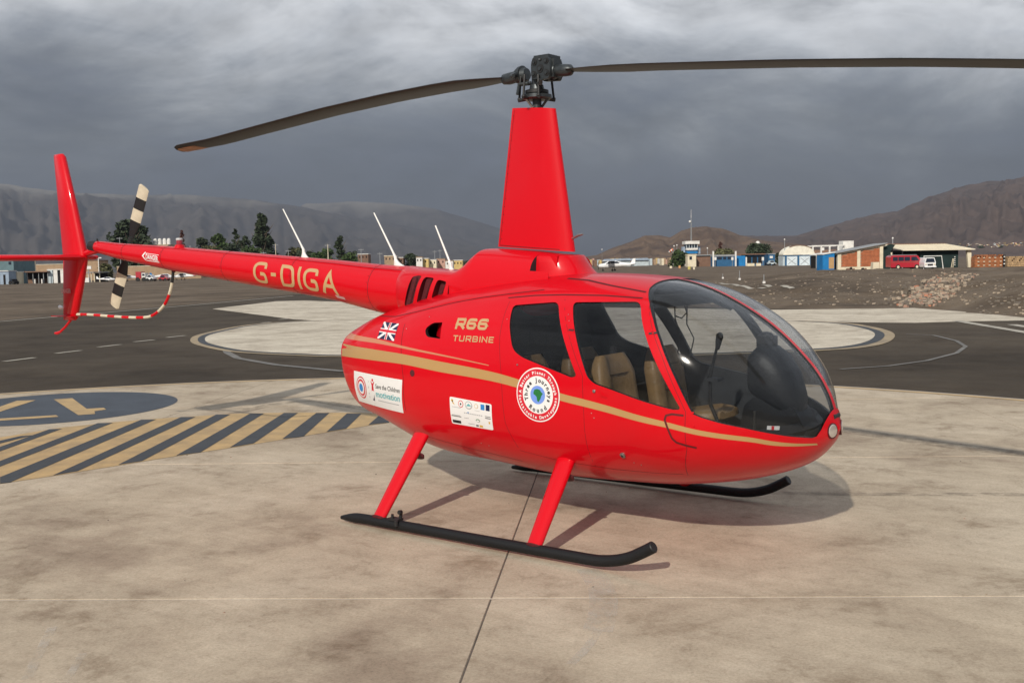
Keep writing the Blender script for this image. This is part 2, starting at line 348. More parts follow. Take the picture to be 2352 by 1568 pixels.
# helipad: concrete slabs cast in a grid, clipped to a circle
PC, PR = Vector((-.671, -3.872)), 12.38
nA, a0, sA = Vector((-.5526, .8335)), -2.041, 4.03
nB, b0, sB = Vector((.862, .506)).normalized(), -.159, 5.14
def clip(poly, n, c):                            # keep n.p <= c
    out = []
    for i in range(len(poly)):
        p, q = poly[i], poly[(i+1) % len(poly)]; dp, dq = p.dot(n)-c, q.dot(n)-c
        if dp <= 0: out.append(p)
        if dp*dq < 0: out.append(p+(q-p)*(dp/(dp-dq)))
    return out
PAD = empty('helipad', (0, 0, 0), kind='structure')
disc = [PC+Vector((math.cos(t), math.sin(t)))*PR for t in np.linspace(0, 2*math.pi, 120, endpoint=False)]
gA, gB = .009, .0042
for i in range(-4, 5):
    for j in range(-4, 5):
        P = [p.copy() for p in disc]
        for n, c in ((-nA, -(a0+sA*i+gA)), (nA, a0+sA*(i+1)-gA), (-nB, -(b0+sB*j+gB)), (nB, b0+sB*(j+1)-gB)):
            P = clip(P, n, c)
            if len(P) < 3: break
        if len(P) < 3: continue
        # bevelled arris along the joints
        cen = sum(P, Vector((0, 0)))/len(P); k = len(P)
        V = [(p.x, p.y, -.06) for p in P]+[(p.x, p.y, -.004) for p in P]+[(*(p+(cen-p).normalized()*.004), 0) for p in P]
        F = [(a, (a+1) % k, (a+1) % k+k, a+k) for a in range(k)]+[(a+k, (a+1) % k+k, (a+1) % k+2*k, a+2*k) for a in range(k)]+[tuple(range(2*k, 3*k))]
        mesh('concrete_slab', V, F, CONC, PAD)
fl = MB(); fl.mi = 0
for i in range(-4, 5):
    for (n, c, w, mi) in ((nA, a0+sA*i, gA, 1), (nB, b0+sB*i, gB, 0)):
        t = Vector((-n.y, n.x)); p = n*c+t*((PC-n*c).dot(t)); dd = abs(PC.dot(n)-c)
        if dd >= PR: continue
        L2 = math.sqrt(PR*PR-dd*dd); q = [p-t*L2-n*w*1.3, p+t*L2-n*w*1.3, p+t*L2+n*w*1.3, p-t*L2+n*w*1.3]
        fl.mi = mi; z = -.0035 if mi else -.0050
        fl.add([(v.x, v.y, z) for v in q], [(0, 1, 2, 3)])
tag(fl.build('joint_filler', [SEAM, SEAML], PAD), kind='stuff')
def ring(name, c, r0, r1, z, m, parent=None, a0_=0, a1_=2*math.pi, n=120):
    V = []; 
    for t in np.linspace(a0_, a1_, n+1):
        for r in (r0, r1): V.append((c[0]+math.cos(t)*r, c[1]+math.sin(t)*r, z))
    return mesh(name, V, [(2*i, 2*i+1, 2*i+3, 2*i+2) for i in range(n)], m, parent)
ring('edge_line', PC, PR-.13, PR-.02, .004, PYEL, PAD)
ring('edge_kerb', PC, PR, PR+.10, -.004, SEAML, PAD)

# hatched band in black and yellow
def c8(*pts): return [ground(x/2.56, 826.8+y/2.56) for x, y in pts]
BAND = empty('hatched_band_marking', (0, 0, 0), kind='structure')
sheet('yellow_band', c8((-420, 500), (0, 455), (350, 398), (650, 366), (905, 346), (1150, 331), (1350, 316), (1750, 308), (2130, 310), (2255, 316), (2420, 345), (2260, 372), (2170, 385), (1920, 425), (1665, 467), (1350, 517), (1035, 565), (695, 620), (310, 682), (0, 727), (-420, 800)), .003, PYEL, BAND)
for q in [((-300, 560), (0, 475), (120, 448), (190, 444), (0, 492), (-300, 590)), ((290, 408), (365, 405), (0, 538), (-200, 600), (-200, 570), (0, 512)), ((575, 372), (665, 370), (0, 628), (-200, 700), (-200, 665), (0, 595)), ((830, 352), (918, 350), (60, 720), (0, 727), (0, 690)), ((1062, 337), (1150, 335), (455, 655), (310, 680)),
          ((1270, 322), (1355, 320), (835, 595), (695, 617)), ((1470, 316), (1553, 315), (1180, 543), (1035, 563)), ((1670, 312), (1752, 312), (1490, 492), (1352, 515)), ((1860, 312), (1937, 312), (1785, 450), (1660, 465)),
          ((2040, 315), (2125, 317), (2035, 405), (1920, 423)), ((2232, 325), (2330, 332), (2285, 368), (2165, 383))]:
    sheet('black_stripe', c8(*q), .006, PBLK, BAND)
BL = empty('round_number_marking', (-9.366, 1.256, 0), kind='structure')
o = ring('blue_disc', (0, 0), 0.0, 1.705, .003, PBLU, BL, n=96)
for q in [((0, 275), (100, 240), (210, 237), (0, 305), (-220, 370), (-220, 340)), ((315, 232), (425, 225), (510, 288), (610, 282), (625, 292), (555, 302), (560, 318), (460, 325)), ((0, 345), (330, 325), (345, 335), (0, 358), (-200, 372), (-200, 357))]:
    s = sheet('yellow_figure', [(x+9.366, y-1.256) for x, y in c8(*q)], .006, PYEL, BL)

# the second landing circle and the pale taxiway strip
FP = px((437, 780), (447, 790), (500, 803), (560, 810), (700, 817), (785, 819), (1000, 822), (1300, 821), (1500, 818), (1680, 813), (1880, 805), (1980, 798), (2035, 787), (2055, 773), (2046, 761), (2005, 750), (1950, 742), (1870, 737), (1800, 735.5), (1500, 734.5), (1000, 734), (760, 735), (690, 737), (620, 741), (545, 749), (480, 762), (447, 771))
def smooth_closed(P, n=6):
    out = []; m = len(P)
    for i in range(m):
        a, b, c, d = [Vector(P[(i+k) % m]) for k in (-1, 0, 1, 2)]
        for k in range(n):
            t = k/n; out.append(tuple(.5*((2*b)+(c-a)*t+(2*a-5*b+4*c-d)*t*t+(3*b-a-3*c+d)*t**3)))
    return out
FP = smooth_closed(FP); FC = Vector((sum(p[0] for p in FP)/len(FP), sum(p[1] for p in FP)/len(FP)))
def shrink(P, k): return [tuple(FC+(Vector(p)-FC)*k) for p in P]
SCI = empty('second_landing_circle', (0, 0, 0), kind='structure')
sheet('yellow_ring', FP, .000, mat('faint_yellow_paint', (.44, .33, .19), .7, col2=(.24, .19, .13), vscale=1.6, detail=9, aniso_pos=True), SCI); sheet('black_ring', shrink(FP, .976), .004, PBLK, SCI); sheet('concrete_disc', shrink(FP, .953), .008, CONC2, SCI)
STRIP = sheet('pale_taxiway', px((488, 709), (634, 691.5), (700, 690), (1000, 700), (1785, 711), (2100, 707), (2250, 718), (2352, 729), (2700, 762), (2700, 775), (2352, 735.5), (2200, 738), (2100, 741), (1800, 738.5), (1400, 738), (900, 737), (733, 736.5), (674, 733)), -.004, CONC2, kind='structure')
LN = empty('apron_lines', (0, 0, 0), kind='structure')
for a, b in [((9, 829.5), (80, 820.5)), ((128, 811), (186, 804)), ((226, 796.5), (277, 790.5)), ((308, 784.5), (354, 779.8)), ((383, 774.5), (425, 770)), ((554, 748.2), (580, 745.6)), ((600, 741.3), (621.6, 739)), ((641, 733.8), (660, 731.8))]:
    sheet('dash', strip_px((a, b), .16), -.002, PWHT, LN)
for pts, w, m in [(((-60, 744), (0, 738), (430, 701.5), (674, 679)), .22, PWHT), (((518, 801), (522, 809), (547, 822), (634, 837), (791, 852)), .17, PGRY), (((2081, 767), (2143, 769), (2197, 782), (2218, 795), (2197, 810), (2128, 827.5), (2040, 839.6), (1930, 847)), .09, PGRY), (((2197, 736), (2352, 762), (2420, 774)), .28, PWHT), (((2324, 744.6), (2400, 757)), .28, PWHT)]:
    sheet('painted_line', strip_px(pts, w), -.002, m, LN)
for a, b in [((1654, 651), (1756, 663)), ((1754, 655.5), (1820, 663))]:
    P = [on_ground(*a), on_ground(*b)]; t = (P[1]-P[0]).normalized(); n = Vector((-t.y, t.x, 0))*.14; V = []
    for k in range(13):
        p = P[0].lerp(P[1], k/12)
        for s in (-1, 1): q = p+n*s; V.append((q.x, q.y, gz(q.x, q.y)+.03))
    mesh('painted_line', V, [(2*i, 2*i+1, 2*i+3, 2*i+2) for i in range(12)], PWHT, LN)
MK = empty('pad_wear_marks', (0, 0, 0), kind='structure')
for pts, w, m in [(((1352, 1306), (1376, 1340), (1386, 1375), (1384, 1410), (1372, 1450)), .16, SCUFF), (((1372, 1450), (1350, 1485), (1310, 1525)), .05, SCUFF), (((480, 968), (560, 944), (640, 927), (720, 921), (800, 932), (880, 945)), .22, TYREM), (((1925, 985), (2040, 1002), (2180, 1022), (2400, 1048)), .30, TYREM),
               (((1700, 1128), (1900, 1134), (2352, 1135), (2500, 1135)), .12, TYREM), (((60, 1560), (90, 1500), (120, 1440)), .05, SCUFF), (((150, 1568), (190, 1500)), .04, SCUFF)]:
    sheet('wear_mark', strip_px([tuple(q) for q in spl2(pts)], w), .0022 if m is SCUFF else .0016, m, MK)
# ------------------------------------------------------------------ the helicopter
HELI = empty('helicopter', (0, 0, 0), 0, 'glossy red four seat helicopter with gold stripes parked on the concrete pad', 'helicopter', size=1)
ST = np.array([[-1.898, 1.138, 1.138, 0, 1.138, 2.2, 2.2], [-1.88, 1.335, .939, .26, 1.198, 2.317, 2.238], [-1.75, 1.423, .696, .372, 1.131, 2.313, 2.379],
 [-1.4, 1.55, .592, .511, 1.093, 2.409, 2.334], [-.8, 1.698, .425, .66, 1.033, 2.515, 2.368], [-.2, 1.784, .383, .717, .997, 2.635, 2.358],
 [.4, 1.826, .352, .76, .974, 2.69, 2.432], [1., 1.803, .371, .791, .962, 2.859, 2.401], [1.4, 1.723, .403, .839, .955, 3.081, 2.285],
 [1.8, 1.512, .476, .731, .925, 2.796, 2.179], [2.08, 1.261, .577, .487, .863, 2.45, 2.09], [2.22, 1.053, .699, .212, .809, 2.133, 1.986], [2.292, .824, .824, 0, .824, 2, 2]])
def crom(T, n):
    P = np.vstack([2*T[0]-T[1], T, 2*T[-1]-T[-2]]); out = []
    for i in range(1, len(P)-2):
        for k in range(n):
            t = k/n; a, b, c, d = P[i-1], P[i], P[i+1], P[i+2]
            out.append(.5*((2*b)+(-a+c)*t+(2*a-5*b+4*c-d)*t*t+(-a+3*b-3*c+d)*t**3))
    out.append(T[-1]); return np.array(out)
def section(q, m, off=0.0):
    x, zt, zb, w, zm, nu, nl = q; w = max(w-off, 0); zt = max(zt-off, zm); zb = min(zb+off, zm); R = []
    for k in range(m):
        t = 2*math.pi*k/m; c, s = math.cos(t), math.sin(t); e = nu if s >= 0 else nl; h = (zt-zm) if s >= 0 else (zm-zb)
        R.append((x, w*math.copysign(abs(c)**(2/e), c), zm+h*math.copysign(abs(s)**(2/e), s)))
    return R
def body_grid(n=10, m=112): return [section(q, m) for q in crom(ST, n)]
def closed_bm(G):
    bm = bmesh.new(); m = len(G[0]); vs = [[bm.verts.new(p) for p in r] for r in G]
    for i in range(len(G)-1):
        for k in range(m): bm.faces.new((vs[i][k], vs[i+1][k], vs[i+1][(k+1) % m], vs[i][(k+1) % m]))
    bmesh.ops.remove_doubles(bm, verts=bm.verts, dist=2e-4)
    for f in list(bm.faces):
        if f.calc_area() < 1e-12: bm.faces.remove(f)
    bmesh.ops.holes_fill(bm, edges=bm.edges, sides=300)
    bmesh.ops.recalc_face_normals(bm, faces=bm.faces); return bm
BM0 = closed_bm(body_grid()); BM0.normal_update()
BODY = BVHTree.FromBMesh(BM0)
def proj_side(x, z, off=0.0, side=-1, tree=None):
    t = tree or BODY
    h = t.ray_cast(Vector((x, side*3, z)), Vector((0, -side, 0)))
    if h[0] is None: return None
    return h[0]+h[1]*off
def shell_bm(outer, inner):
    """solid wall between two offset copies of the body; material 0 outside, 1 inside"""
    bm = bmesh.new(); idx = []
    for off, mi in ((outer, 0), (inner, 1)):
        vm = {v: bm.verts.new(v.co-v.normal*off) for v in BM0.verts}
        for f in BM0.faces:
            vs = [vm[v] for v in f.verts]
            nf = bm.faces.new(vs if mi == 0 else vs[::-1]); nf.material_index = mi; nf.smooth = True
    return bm
def bm_obj(bm, name, mats, parent=None):
    me = bpy.data.meshes.new(name); bm.to_mesh(me); bm.free()
    for m in mats: me.materials.append(m)
    return link(bpy.data.objects.new(name, me), parent)
def boolean(o, cutter, op):
    md = o.modifiers.new('b', 'BOOLEAN'); md.operation = op; md.object = cutter
    try: md.solver = 'MANIFOLD'
    except Exception: md.solver = 'EXACT'
    dg = bpy.context.evaluated_depsgraph_get(); me = bpy.data.meshes.new_from_object(o.evaluated_get(dg))
    if len(me.polygons) == 0:
        md.solver = 'EXACT'; dg = bpy.context.evaluated_depsgraph_get(); dg.update(); me = bpy.data.meshes.new_from_object(o.evaluated_get(dg))
    o.modifiers.clear(); o.data = me; return o
def rounded(P, r, n=5):
    out = []; m = len(P); rr = r if isinstance(r, (list, tuple)) else [r]*m
    for i in range(m):
        a, b, c = Vector(P[i-1]), Vector(P[i]), Vector(P[(i+1) % m]); u, v = (a-b), (c-b)
        d = min(rr[i], u.length*.48, v.length*.48); p, q = b+u.normalized()*d, b+v.normalized()*d
        for k in range(n+1):
            t = k/n; out.append(tuple(p*(1-t)**2+b*2*t*(1-t)+q*t*t))
    return out
def offset_poly(P, d):
    out = []; m = len(P); ar = sum(P[i][0]*P[(i+1) % m][1]-P[(i+1) % m][0]*P[i][1] for i in range(m)); s = 1 if ar > 0 else -1
    for i in range(m):
        a, b, c = Vector(P[i-1]), Vector(P[i]), Vector(P[(i+1) % m]); t1, t2 = (b-a).normalized(), (c-b).normalized()
        n = (Vector((t1.y, -t1.x))+Vector((t2.y, -t2.x))); n = n.normalized() if n.length > 1e-6 else Vector((t1.y, -t1.x)); out.append(tuple(b+n*d*s))
    return out
W_REAR = rounded([(.172, 1.615), (.560, 1.642), (.812, 1.166), (.775, 1.152), (.345, 1.268), (.262, 1.315), (.190, 1.50)], [.03, .05, .04, .03, .08, .09, .2])
W_FRONT = rounded([(.682, 1.640), (1.205, 1.648), (1.585, 1.002), (1.535, .998), (.955, 1.122), (.898, 1.160)], [.035, .05, .03, .05, .05, .06])
W_SHIELD = [(1.274, 1.634), (1.345, 1.543), (1.424, 1.416), (1.552, 1.177), (1.640, 1.000)]+[(1.656, .975), (1.70, .957), (1.80, .925), (1.92, .893), (2.057, .847), (2.16, .812), (2.200, .797), (2.216, .803), (2.232, .842), (2.250, .92), (2.263, .985), (2.45, 1.02), (2.5, 2.1), (1.166, 2.1), (1.166, 1.775), (1.183, 1.73), (1.222, 1.688)]
SCOOP = rounded([(-.575, 1.478), (-.470, 1.484), (-.450, 1.365), (-.600, 1.375), (-.640, 1.43)], [.03, .008, .008, .04, .05])
def cutter(polys):
    mb = MB()
    for P, y0, y1 in polys: mb.prism(P, 1, y0, y1)
    o = mb.build('cut', [RED, LINING, BLACK], fix=True); 
    for p in o.data.polygons: p.material_index = 2
    return o
def kill(o):
    me = o.data; bpy.data.objects.remove(o); bpy.data.meshes.remove(me)
polys = []
for P, ymin in ((W_REAR, .3), (W_FRONT, .3), (W_SHIELD, .021)):
    for s in (-1, 1): polys.append((P, s*2, s*ymin))
polys.append((SCOOP, -2, -.45))
FUS = bm_obj(shell_bm(0, .028), 'fuselage_shell', [RED, LINING, BLACK], HELI)
cut = cutter(polys); boolean(FUS, cut, 'DIFFERENCE'); kill(cut)
FUS.data.set_sharp_from_angle(angle=math.radians(38))
def pane(name, P, ymin, side, m, grow=.010, lab=None):
    o = bm_obj(shell_bm(.007, .010), name, [m, m, m], HELI)
    c = cutter([(offset_poly(P, grow), side*2, side*ymin)]); boolean(o, c, 'INTERSECT'); kill(c)
    for p in o.data.polygons: p.material_index = 0; p.use_smooth = True
    o.data.set_sharp_from_angle(angle=math.radians(30))
    if lab: o['label'] = lab
    return o
for s in (-1, 1):
    pane('rear_side_window', W_REAR, .3, s, GLASSD); pane('front_door_window', W_FRONT, .3, s, GLASS)
    pane('windshield_pane', W_SHIELD, .012, s, GLASS, .008)
# scoop ramp
mb = MB(); a = proj_side(-.452, 1.475, -.004); b = proj_side(-.452, 1.372, -.004)
mb.add([a, b, (-.62, -.50, 1.372), (-.62, -.47, 1.475)], [(0, 1, 2, 3)]); mb.build('scoop_ramp', RED, HELI)

# decals: flat outlines in the side view, laid on the skin
def tri_grid(bm, step, M=None):
    """cut a flat mesh (x, z in its x, y) into a lattice so that it can follow the skin"""
    xs = [v.co.x for v in bm.verts]; ys = [v.co.y for v in bm.verts]
    for ax, lo, hi in ((0, min(xs), max(xs)), (1, min(ys), max(ys))):
        c = lo+step
        while c < hi:
            n = Vector((1, 0, 0)) if ax == 0 else Vector((0, 1, 0)); bmesh.ops.bisect_plane(bm, geom=bm.verts[:]+bm.edges[:]+bm.faces[:], plane_co=n*c, plane_no=n, dist=1e-6); c += step
    return bm
def lay(name, bm, m, parent, off=.0012, step=.03, place=None):
    """bm is flat; place maps (x, y) to a 3-D point on the skin"""
    tri_grid(bm, step)
    pl = place or (lambda x, z: proj_side(x, z, off))
    bad = []
    for v in bm.verts:
        p = pl(v.co.x, v.co.y)
        if p is not None and v.co.z: p = p+Vector((0, -v.co.z, 0))
        if p is None: bad.append(v)
        else: v.co = p
    if bad: bmesh.ops.delete(bm, geom=bad, context='VERTS')
    for f in bm.faces: f.smooth = True
    o = bm_obj(bm, name, [m], parent)
    if name in ('emblem_lettering', 'sticker_print', 'sticker_lettering', 'warning_mark'): o['kind'] = 'stuff'
    return o
def poly_bm(*polys):
    bm = bmesh.new()
    for P in polys: bm.faces.new([bm.verts.new((p[0], p[1], 0)) for p in P])
    bmesh.ops.triangulate(bm, faces=bm.faces)
    for f in bm.faces:
        if f.normal.z < 0: f.normal_flip()
    return bm
def circ(cx, cy, r, n=40, ry=None, a0=0, a1=2*math.pi): return [(cx+r*math.cos(t), cy+(ry or r)*math.sin(t)) for t in np.linspace(a0, a1, n, endpoint=False)]
def rect(x0, y0, x1, y1): return [(x0, y0), (x1, y0), (x1, y1), (x0, y1)]
def text_bm(s, size=1.0, bold=0.0, sx=1.0, align='LEFT', spacing=1.0):
    cu = bpy.data.curves.new('t', 'FONT'); cu.body = s; cu.size = size; cu.offset = bold; cu.align_x = align; cu.resolution_u = 4; cu.space_character = spacing; cu.fill_mode = 'FRONT'
    o = bpy.data.objects.new('t', cu); COL.objects.link(o); dg = bpy.context.evaluated_depsgraph_get(); me = bpy.data.meshes.new_from_object(o.evaluated_get(dg))
    bm = bmesh.new(); bm.from_mesh(me); bpy.data.objects.remove(o); bpy.data.curves.remove(cu); bpy.data.meshes.remove(me)
    bmesh.ops.triangulate(bm, faces=bm.faces)
    for v in bm.verts: v.co.x *= sx
    return bm
def fit(bm, x0, x1, y0, y1, shear=0.0, rot=0.0):
    xs = [v.co.x for v in bm.verts]; ys = [v.co.y for v in bm.verts]; a, b, c, d = min(xs), max(xs), min(ys), max(ys); cx, cy = (x0+x1)/2, (y0+y1)/2
    for v in bm.verts:
        x = x0+(v.co.x-a)/(b-a)*(x1-x0); y = y0+(v.co.y-c)/(d-c)*(y1-y0); x += (y-cy)*shear; dx, dy = x-cx, y-cy
        v.co.x = cx+dx*math.cos(rot)-dy*math.sin(rot); v.co.y = cy+dx*math.sin(rot)+dy*math.cos(rot)
    return bm
def arc_text(s, cx, cy, r, size, a_mid, sweep, bold=0.0, inside=False):
    out = bmesh.new(); n = len(s)
    for i, ch in enumerate(s):
        if ch == ' ': continue
        g = text_bm(ch, size, bold, 1.0, 'CENTER'); t = (i-(n-1)/2)/(n-1)*sweep
        a = a_mid-t if not inside else a_mid+t
        rot = a-math.pi/2 if not inside else a+math.pi/2
        rr = r if not inside else r+size*.35
        M = Matrix.Translation((cx+rr*math.cos(a), cy+rr*math.sin(a), 0)) @ Matrix.Rotation(rot, 4, 'Z'); bmesh.ops.transform(g, matrix=M, verts=g.verts)
        me = bpy.data.meshes.new('g'); g.to_mesh(me); g.free(); out.from_mesh(me); bpy.data.meshes.remove(me)
    return out
def ribbon(name, pts, w, m, parent, off=.0008, side=-1, n=8, wl=None, tree=None):
    """thin band following a line given in the side view"""
    P = []
    for i in range(len(pts)-1):
        for k in range(n): P.append(Vector(pts[i]).lerp(Vector(pts[i+1]), k/n))
    P.append(Vector(pts[-1])); V = []
    for i, p in enumerate(P):
        t = (P[min(i+1, len(P)-1)]-P[max(i-1, 0)]).normalized(); nn = Vector((-t.y, t.x)); ww = w if wl is None else w*wl[0]+(w*wl[1]-w*wl[0])*i/(len(P)-1)
        for s in (1, -1):
            q = p+nn*ww/2*s; h = proj_side(q.x, q.y, off, side, tree)
            if h is None: h = Vector((q.x, V[-2][1] if len(V) > 1 else -.1, q.y))
            V.append(h)
    F = [(2*i, 2*i+1, 2*i+3, 2*i+2) for i in range(len(P)-1)]
    if side > 0: F = [f[::-1] for f in F]
    return mesh(name, V, F, m, parent, smooth=True)

def spl(P, n=6):
    P = [Vector(p) for p in P]; Q = [2*P[0]-P[1]]+P+[2*P[-1]-P[-2]]; out = []
    for i in range(1, len(Q)-2):
        a, b, c, d = Q[i-1:i+3]
        for k in range(n):
            t = k/n; out.append(.5*((2*b)+(c-a)*t+(2*a-5*b+4*c-d)*t*t+(3*b-a-3*c+d)*t**3))
    return out+[P[-1]]
def stripe_obj(top, bot, name, m, side=-1, off=.0012):
    T = spl(top, 8); B = spl(bot, 8); V = []
    for a, b in zip(T, B):
        for k in range(3):
            q = a.lerp(b, k/2); h = proj_side(q.x, q.y, off, side)
            V.append(h if h is not None else (V[-3] if len(V) > 2 else (q.x, -.2*-side, q.y)))
    F = []
    for i in range(len(T)-1):
        for k in range(2): f = (3*i+k, 3*i+k+1, 3*i+k+4, 3*i+k+3); F.append(f if side < 0 else f[::-1])
    return mesh(name, V, F, m, HELI, smooth=True)
TX = [-1.815, -1.55, -1.2, -.815, -.404, .153, .674, .892, 1.2, 1.48, 1.678, 1.932, 2.05, 2.212]
TT = [1.262, 1.258, 1.25, 1.235, 1.200, 1.145, 1.046, 1.014, .968, .924, .881, .838, .803, .757]
TB = [1.160, 1.165, 1.165, 1.159, 1.124, 1.081, .996, .966, .925, .888, .848, .808, .775, .745]
for s in (-1, 1):
    stripe_obj(list(zip(TX, TT)), list(zip(TX, TB)), 'gold_stripe', GOLD, s)
    XX = [-1.815, -1.5, -1.2, -.88, -.4, .054]; stripe_obj(list(zip(XX, [1.350, 1.342, 1.330, 1.300, 1.253, 1.201])), list(zip(XX, [1.305, 1.304, 1.299, 1.281, 1.241, 1.195])), 'thin_gold_stripe', PINK, s)

# round emblem
EC = (.494, 1.020); ER = .184; EM = empty('round_emblem', (0, 0, 0)); EM.parent = HELI
def disc_(r, m, k, nm, r0=0.0):
    if r0: 
        bm = bmesh.new(); n = 64; a = [[bm.verts.new((EC[0]+q*math.cos(t), EC[1]+q*math.sin(t), 0)) for t in np.linspace(0, 2*math.pi, n, endpoint=False)] for q in (r0, r)]
        for i in range(n): bm.faces.new((a[0][i], a[1][i], a[1][(i+1) % n], a[0][(i+1) % n]))
    else: bm = poly_bm(circ(*EC, r, 64))
    lay(nm, bm, m, EM, .0015+.0007*k, .04)
disc_(ER, WHITE, 0, 'emblem_disc'); disc_(ER*.955, REDINK, 1, 'emblem_ring', ER*.70); disc_(ER*.34, BLUEINK, 1, 'globe')
lay('emblem_lettering', arc_text('Three Journeys', *EC, ER*.47, ER*.225, math.radians(88), math.radians(218), .0014, False), INK, EM, .0029, .05)
lay('emblem_lettering', arc_text('Round', *EC, ER*.56, ER*.225, math.radians(-90), math.radians(72), .0014, True), INK, EM, .0029, .05)
lay('emblem_lettering', arc_text('A Better Planet Through', *EC, ER*.765, ER*.16, math.radians(90), math.radians(168), .0011), WHITE, EM, .0036, .05)
lay('emblem_lettering', arc_text('Sustainable Development', *EC, ER*.83, ER*.16, math.radians(-90), math.radians(168), .0011, True), WHITE, EM, .0036, .05)
AF = [(-.62, .30), (-.45, .62), (-.05, .72), (.35, .62), (.55, .35), (.78, .20), (.55, -.10), (.42, -.45), (.12, -.85), (-.08, -.70), (-.15, -.25), (-.42, -.02), (-.62, .05)]
lay('globe_continent', poly_bm([(EC[0]+x*ER*.31, EC[1]+y*ER*.31) for x, y in AF]), GREENINK, EM, .0029, .05)

# gold lettering on the flank
GLY = dict(R=([[(0, 0), (0, 1), (.85, 1), (1, 1), (1, .42), (.85, .42), (0, .42)], [(.55, .42), (1, 0)]], 1), B=([[(0, .5), (.95, .5), (.95, 1), (0, 1), (0, 0), (1, 0), (1, .5), (.9, .5)]], 1), T=([[(0, 1), (1, 1)], [(.5, 1), (.5, 0)]], .9), U=([[(0, 1), (0, 0), (1, 0), (1, 1)]], 1), I=([[(.5, 0), (.5, 1)]], .18),
           N=([[(0, 0), (0, 1), (1, 0), (1, 1)]], 1), E=([[(1, 0), (0, 0), (0, 1), (1, 1)], [(0, .5), (.9, .5)]], .85), G=([[(1, .74), (1, 1), (0, 1), (0, 0), (1, 0), (1, .46), (.55, .46)]], 1), D=([[(0, 0), (0, 1), (1, 1), (1, 0), (-.001, 0)]], 1), A=([[(0, 0), (.5, 1), (1, 0)], [(.19, .34), (.81, .34)]], 1.05))
GLY['-'] = ([[(0, .5), (1, .5)]], .55); GLY['6'] = ([[(.97, .80), (.97, 1), (0, 1), (0, 0), (1, 0), (1, .56), (.1, .56)]], 1)
def strokes(word, width, t, rad, gap):
    """lettering drawn with a flat pen: box-shaped letters with rounded corners, height 1"""
    bm = bmesh.new(); x = 0
    for ch in word:
        lines, k = GLY[ch]; w = width*k; lift = 0.0
        for ln in lines:
            P = [Vector((x+t/2+p[0]*max(w-t, 0), t/2+p[1]*(1-t))) for p in ln]
            Q = [P[0]]
            for i in range(1, len(P)-1):
                a, b, c = P[i-1], P[i], P[i+1]; u, v = a-b, c-b; sharp = ch in 'NAT' or (ch in 'RDBE' and ln[i][0] <= 0)
                d = 0 if sharp else min(rad, u.length*.5, v.length*.5)
                if d < 1e-4: Q.append(b); continue
                p, q = b+u.normalized()*d, b+v.normalized()*d; Q += [p*(1-s)**2+b*2*s*(1-s)+q*s*s for s in np.linspace(0, 1, 7)]
            Q.append(P[-1]); L_ = []
            for i, p in enumerate(Q):
                t1 = (Q[i]-Q[i-1]).normalized() if i else (Q[1]-Q[0]).normalized(); t2 = (Q[i+1]-Q[i]).normalized() if i < len(Q)-1 else t1
                n = Vector((-t1.y-t2.y, t1.x+t2.x)); n = n.normalized() if n.length > 1e-6 else Vector((-t1.y, t1.x)); m = 1/max(.45, n.dot(Vector((-t1.y, t1.x)))); e = -t1*0
                ext = (-t1 if i == 0 else (t1 if i == len(Q)-1 else Vector((0, 0))))*(t/2 if ch not in '6G-' else 0)
                lift += .00008; L_.append((bm.verts.new((*(p+ext+n*t/2*m), lift)), bm.verts.new((*(p+ext-n*t/2*m), lift))))
            for i in range(len(L_)-1):
                try: bm.faces.new((L_[i][0], L_[i][1], L_[i+1][1], L_[i+1][0]))
                except ValueError: pass
        x += w+gap
    for f in bm.faces:
        f.normal_update()
        if f.normal.z < 0: f.normal_flip()
    return bm
lay('model_lettering', fit(strokes('R66', 1.10, .25, .30, .16), -.322, .010, 1.436, 1.530), GOLDL, HELI, .0013)
lay('model_lettering', fit(strokes('TURBINE', 1.0, .19, .2, .24), -.318, .078, 1.350, 1.401), GOLDL, HELI, .0013)
# union flag: saltire and cross on navy
UJ = empty('union_flag_sticker', (0, 0, 0)); UJ.parent = HELI
P00, P10, P11, P01 = Vector((-1.222, 1.338)), Vector((-.978, 1.328)), Vector((-.985, 1.458)), Vector((-1.225, 1.464))
def ujm(u, v): q = P00*(1-u)*(1-v)+P10*u*(1-v)+P11*u*v+P01*(1-u)*v; return (q.x, q.y)
def uj(P, m, k): lay('flag_piece', poly_bm(*[[ujm(*p) for p in q] for q in P]), m, UJ, .0015+.0008*k, .06)
uj([rect(0, 0, 1, 1)], NAVY, 0)
uj([[(0, 0), (.10, 0), (1, .91), (1, 1), (.90, 1), (0, .09)]], WHITE, 1); uj([[(.90, 0), (1, 0), (1, .09), (.10, 1), (0, 1), (0, .91)]], WHITE, 1.5)
uj([rect(0, .37, 1, .63)], WHITE, 2); uj([rect(.43, 0, .57, 1)], WHITE, 2.5); uj([rect(0, .43, 1, .57)], REDINK, 3); uj([rect(.465, 0, .535, 1)], REDINK, 3.5)
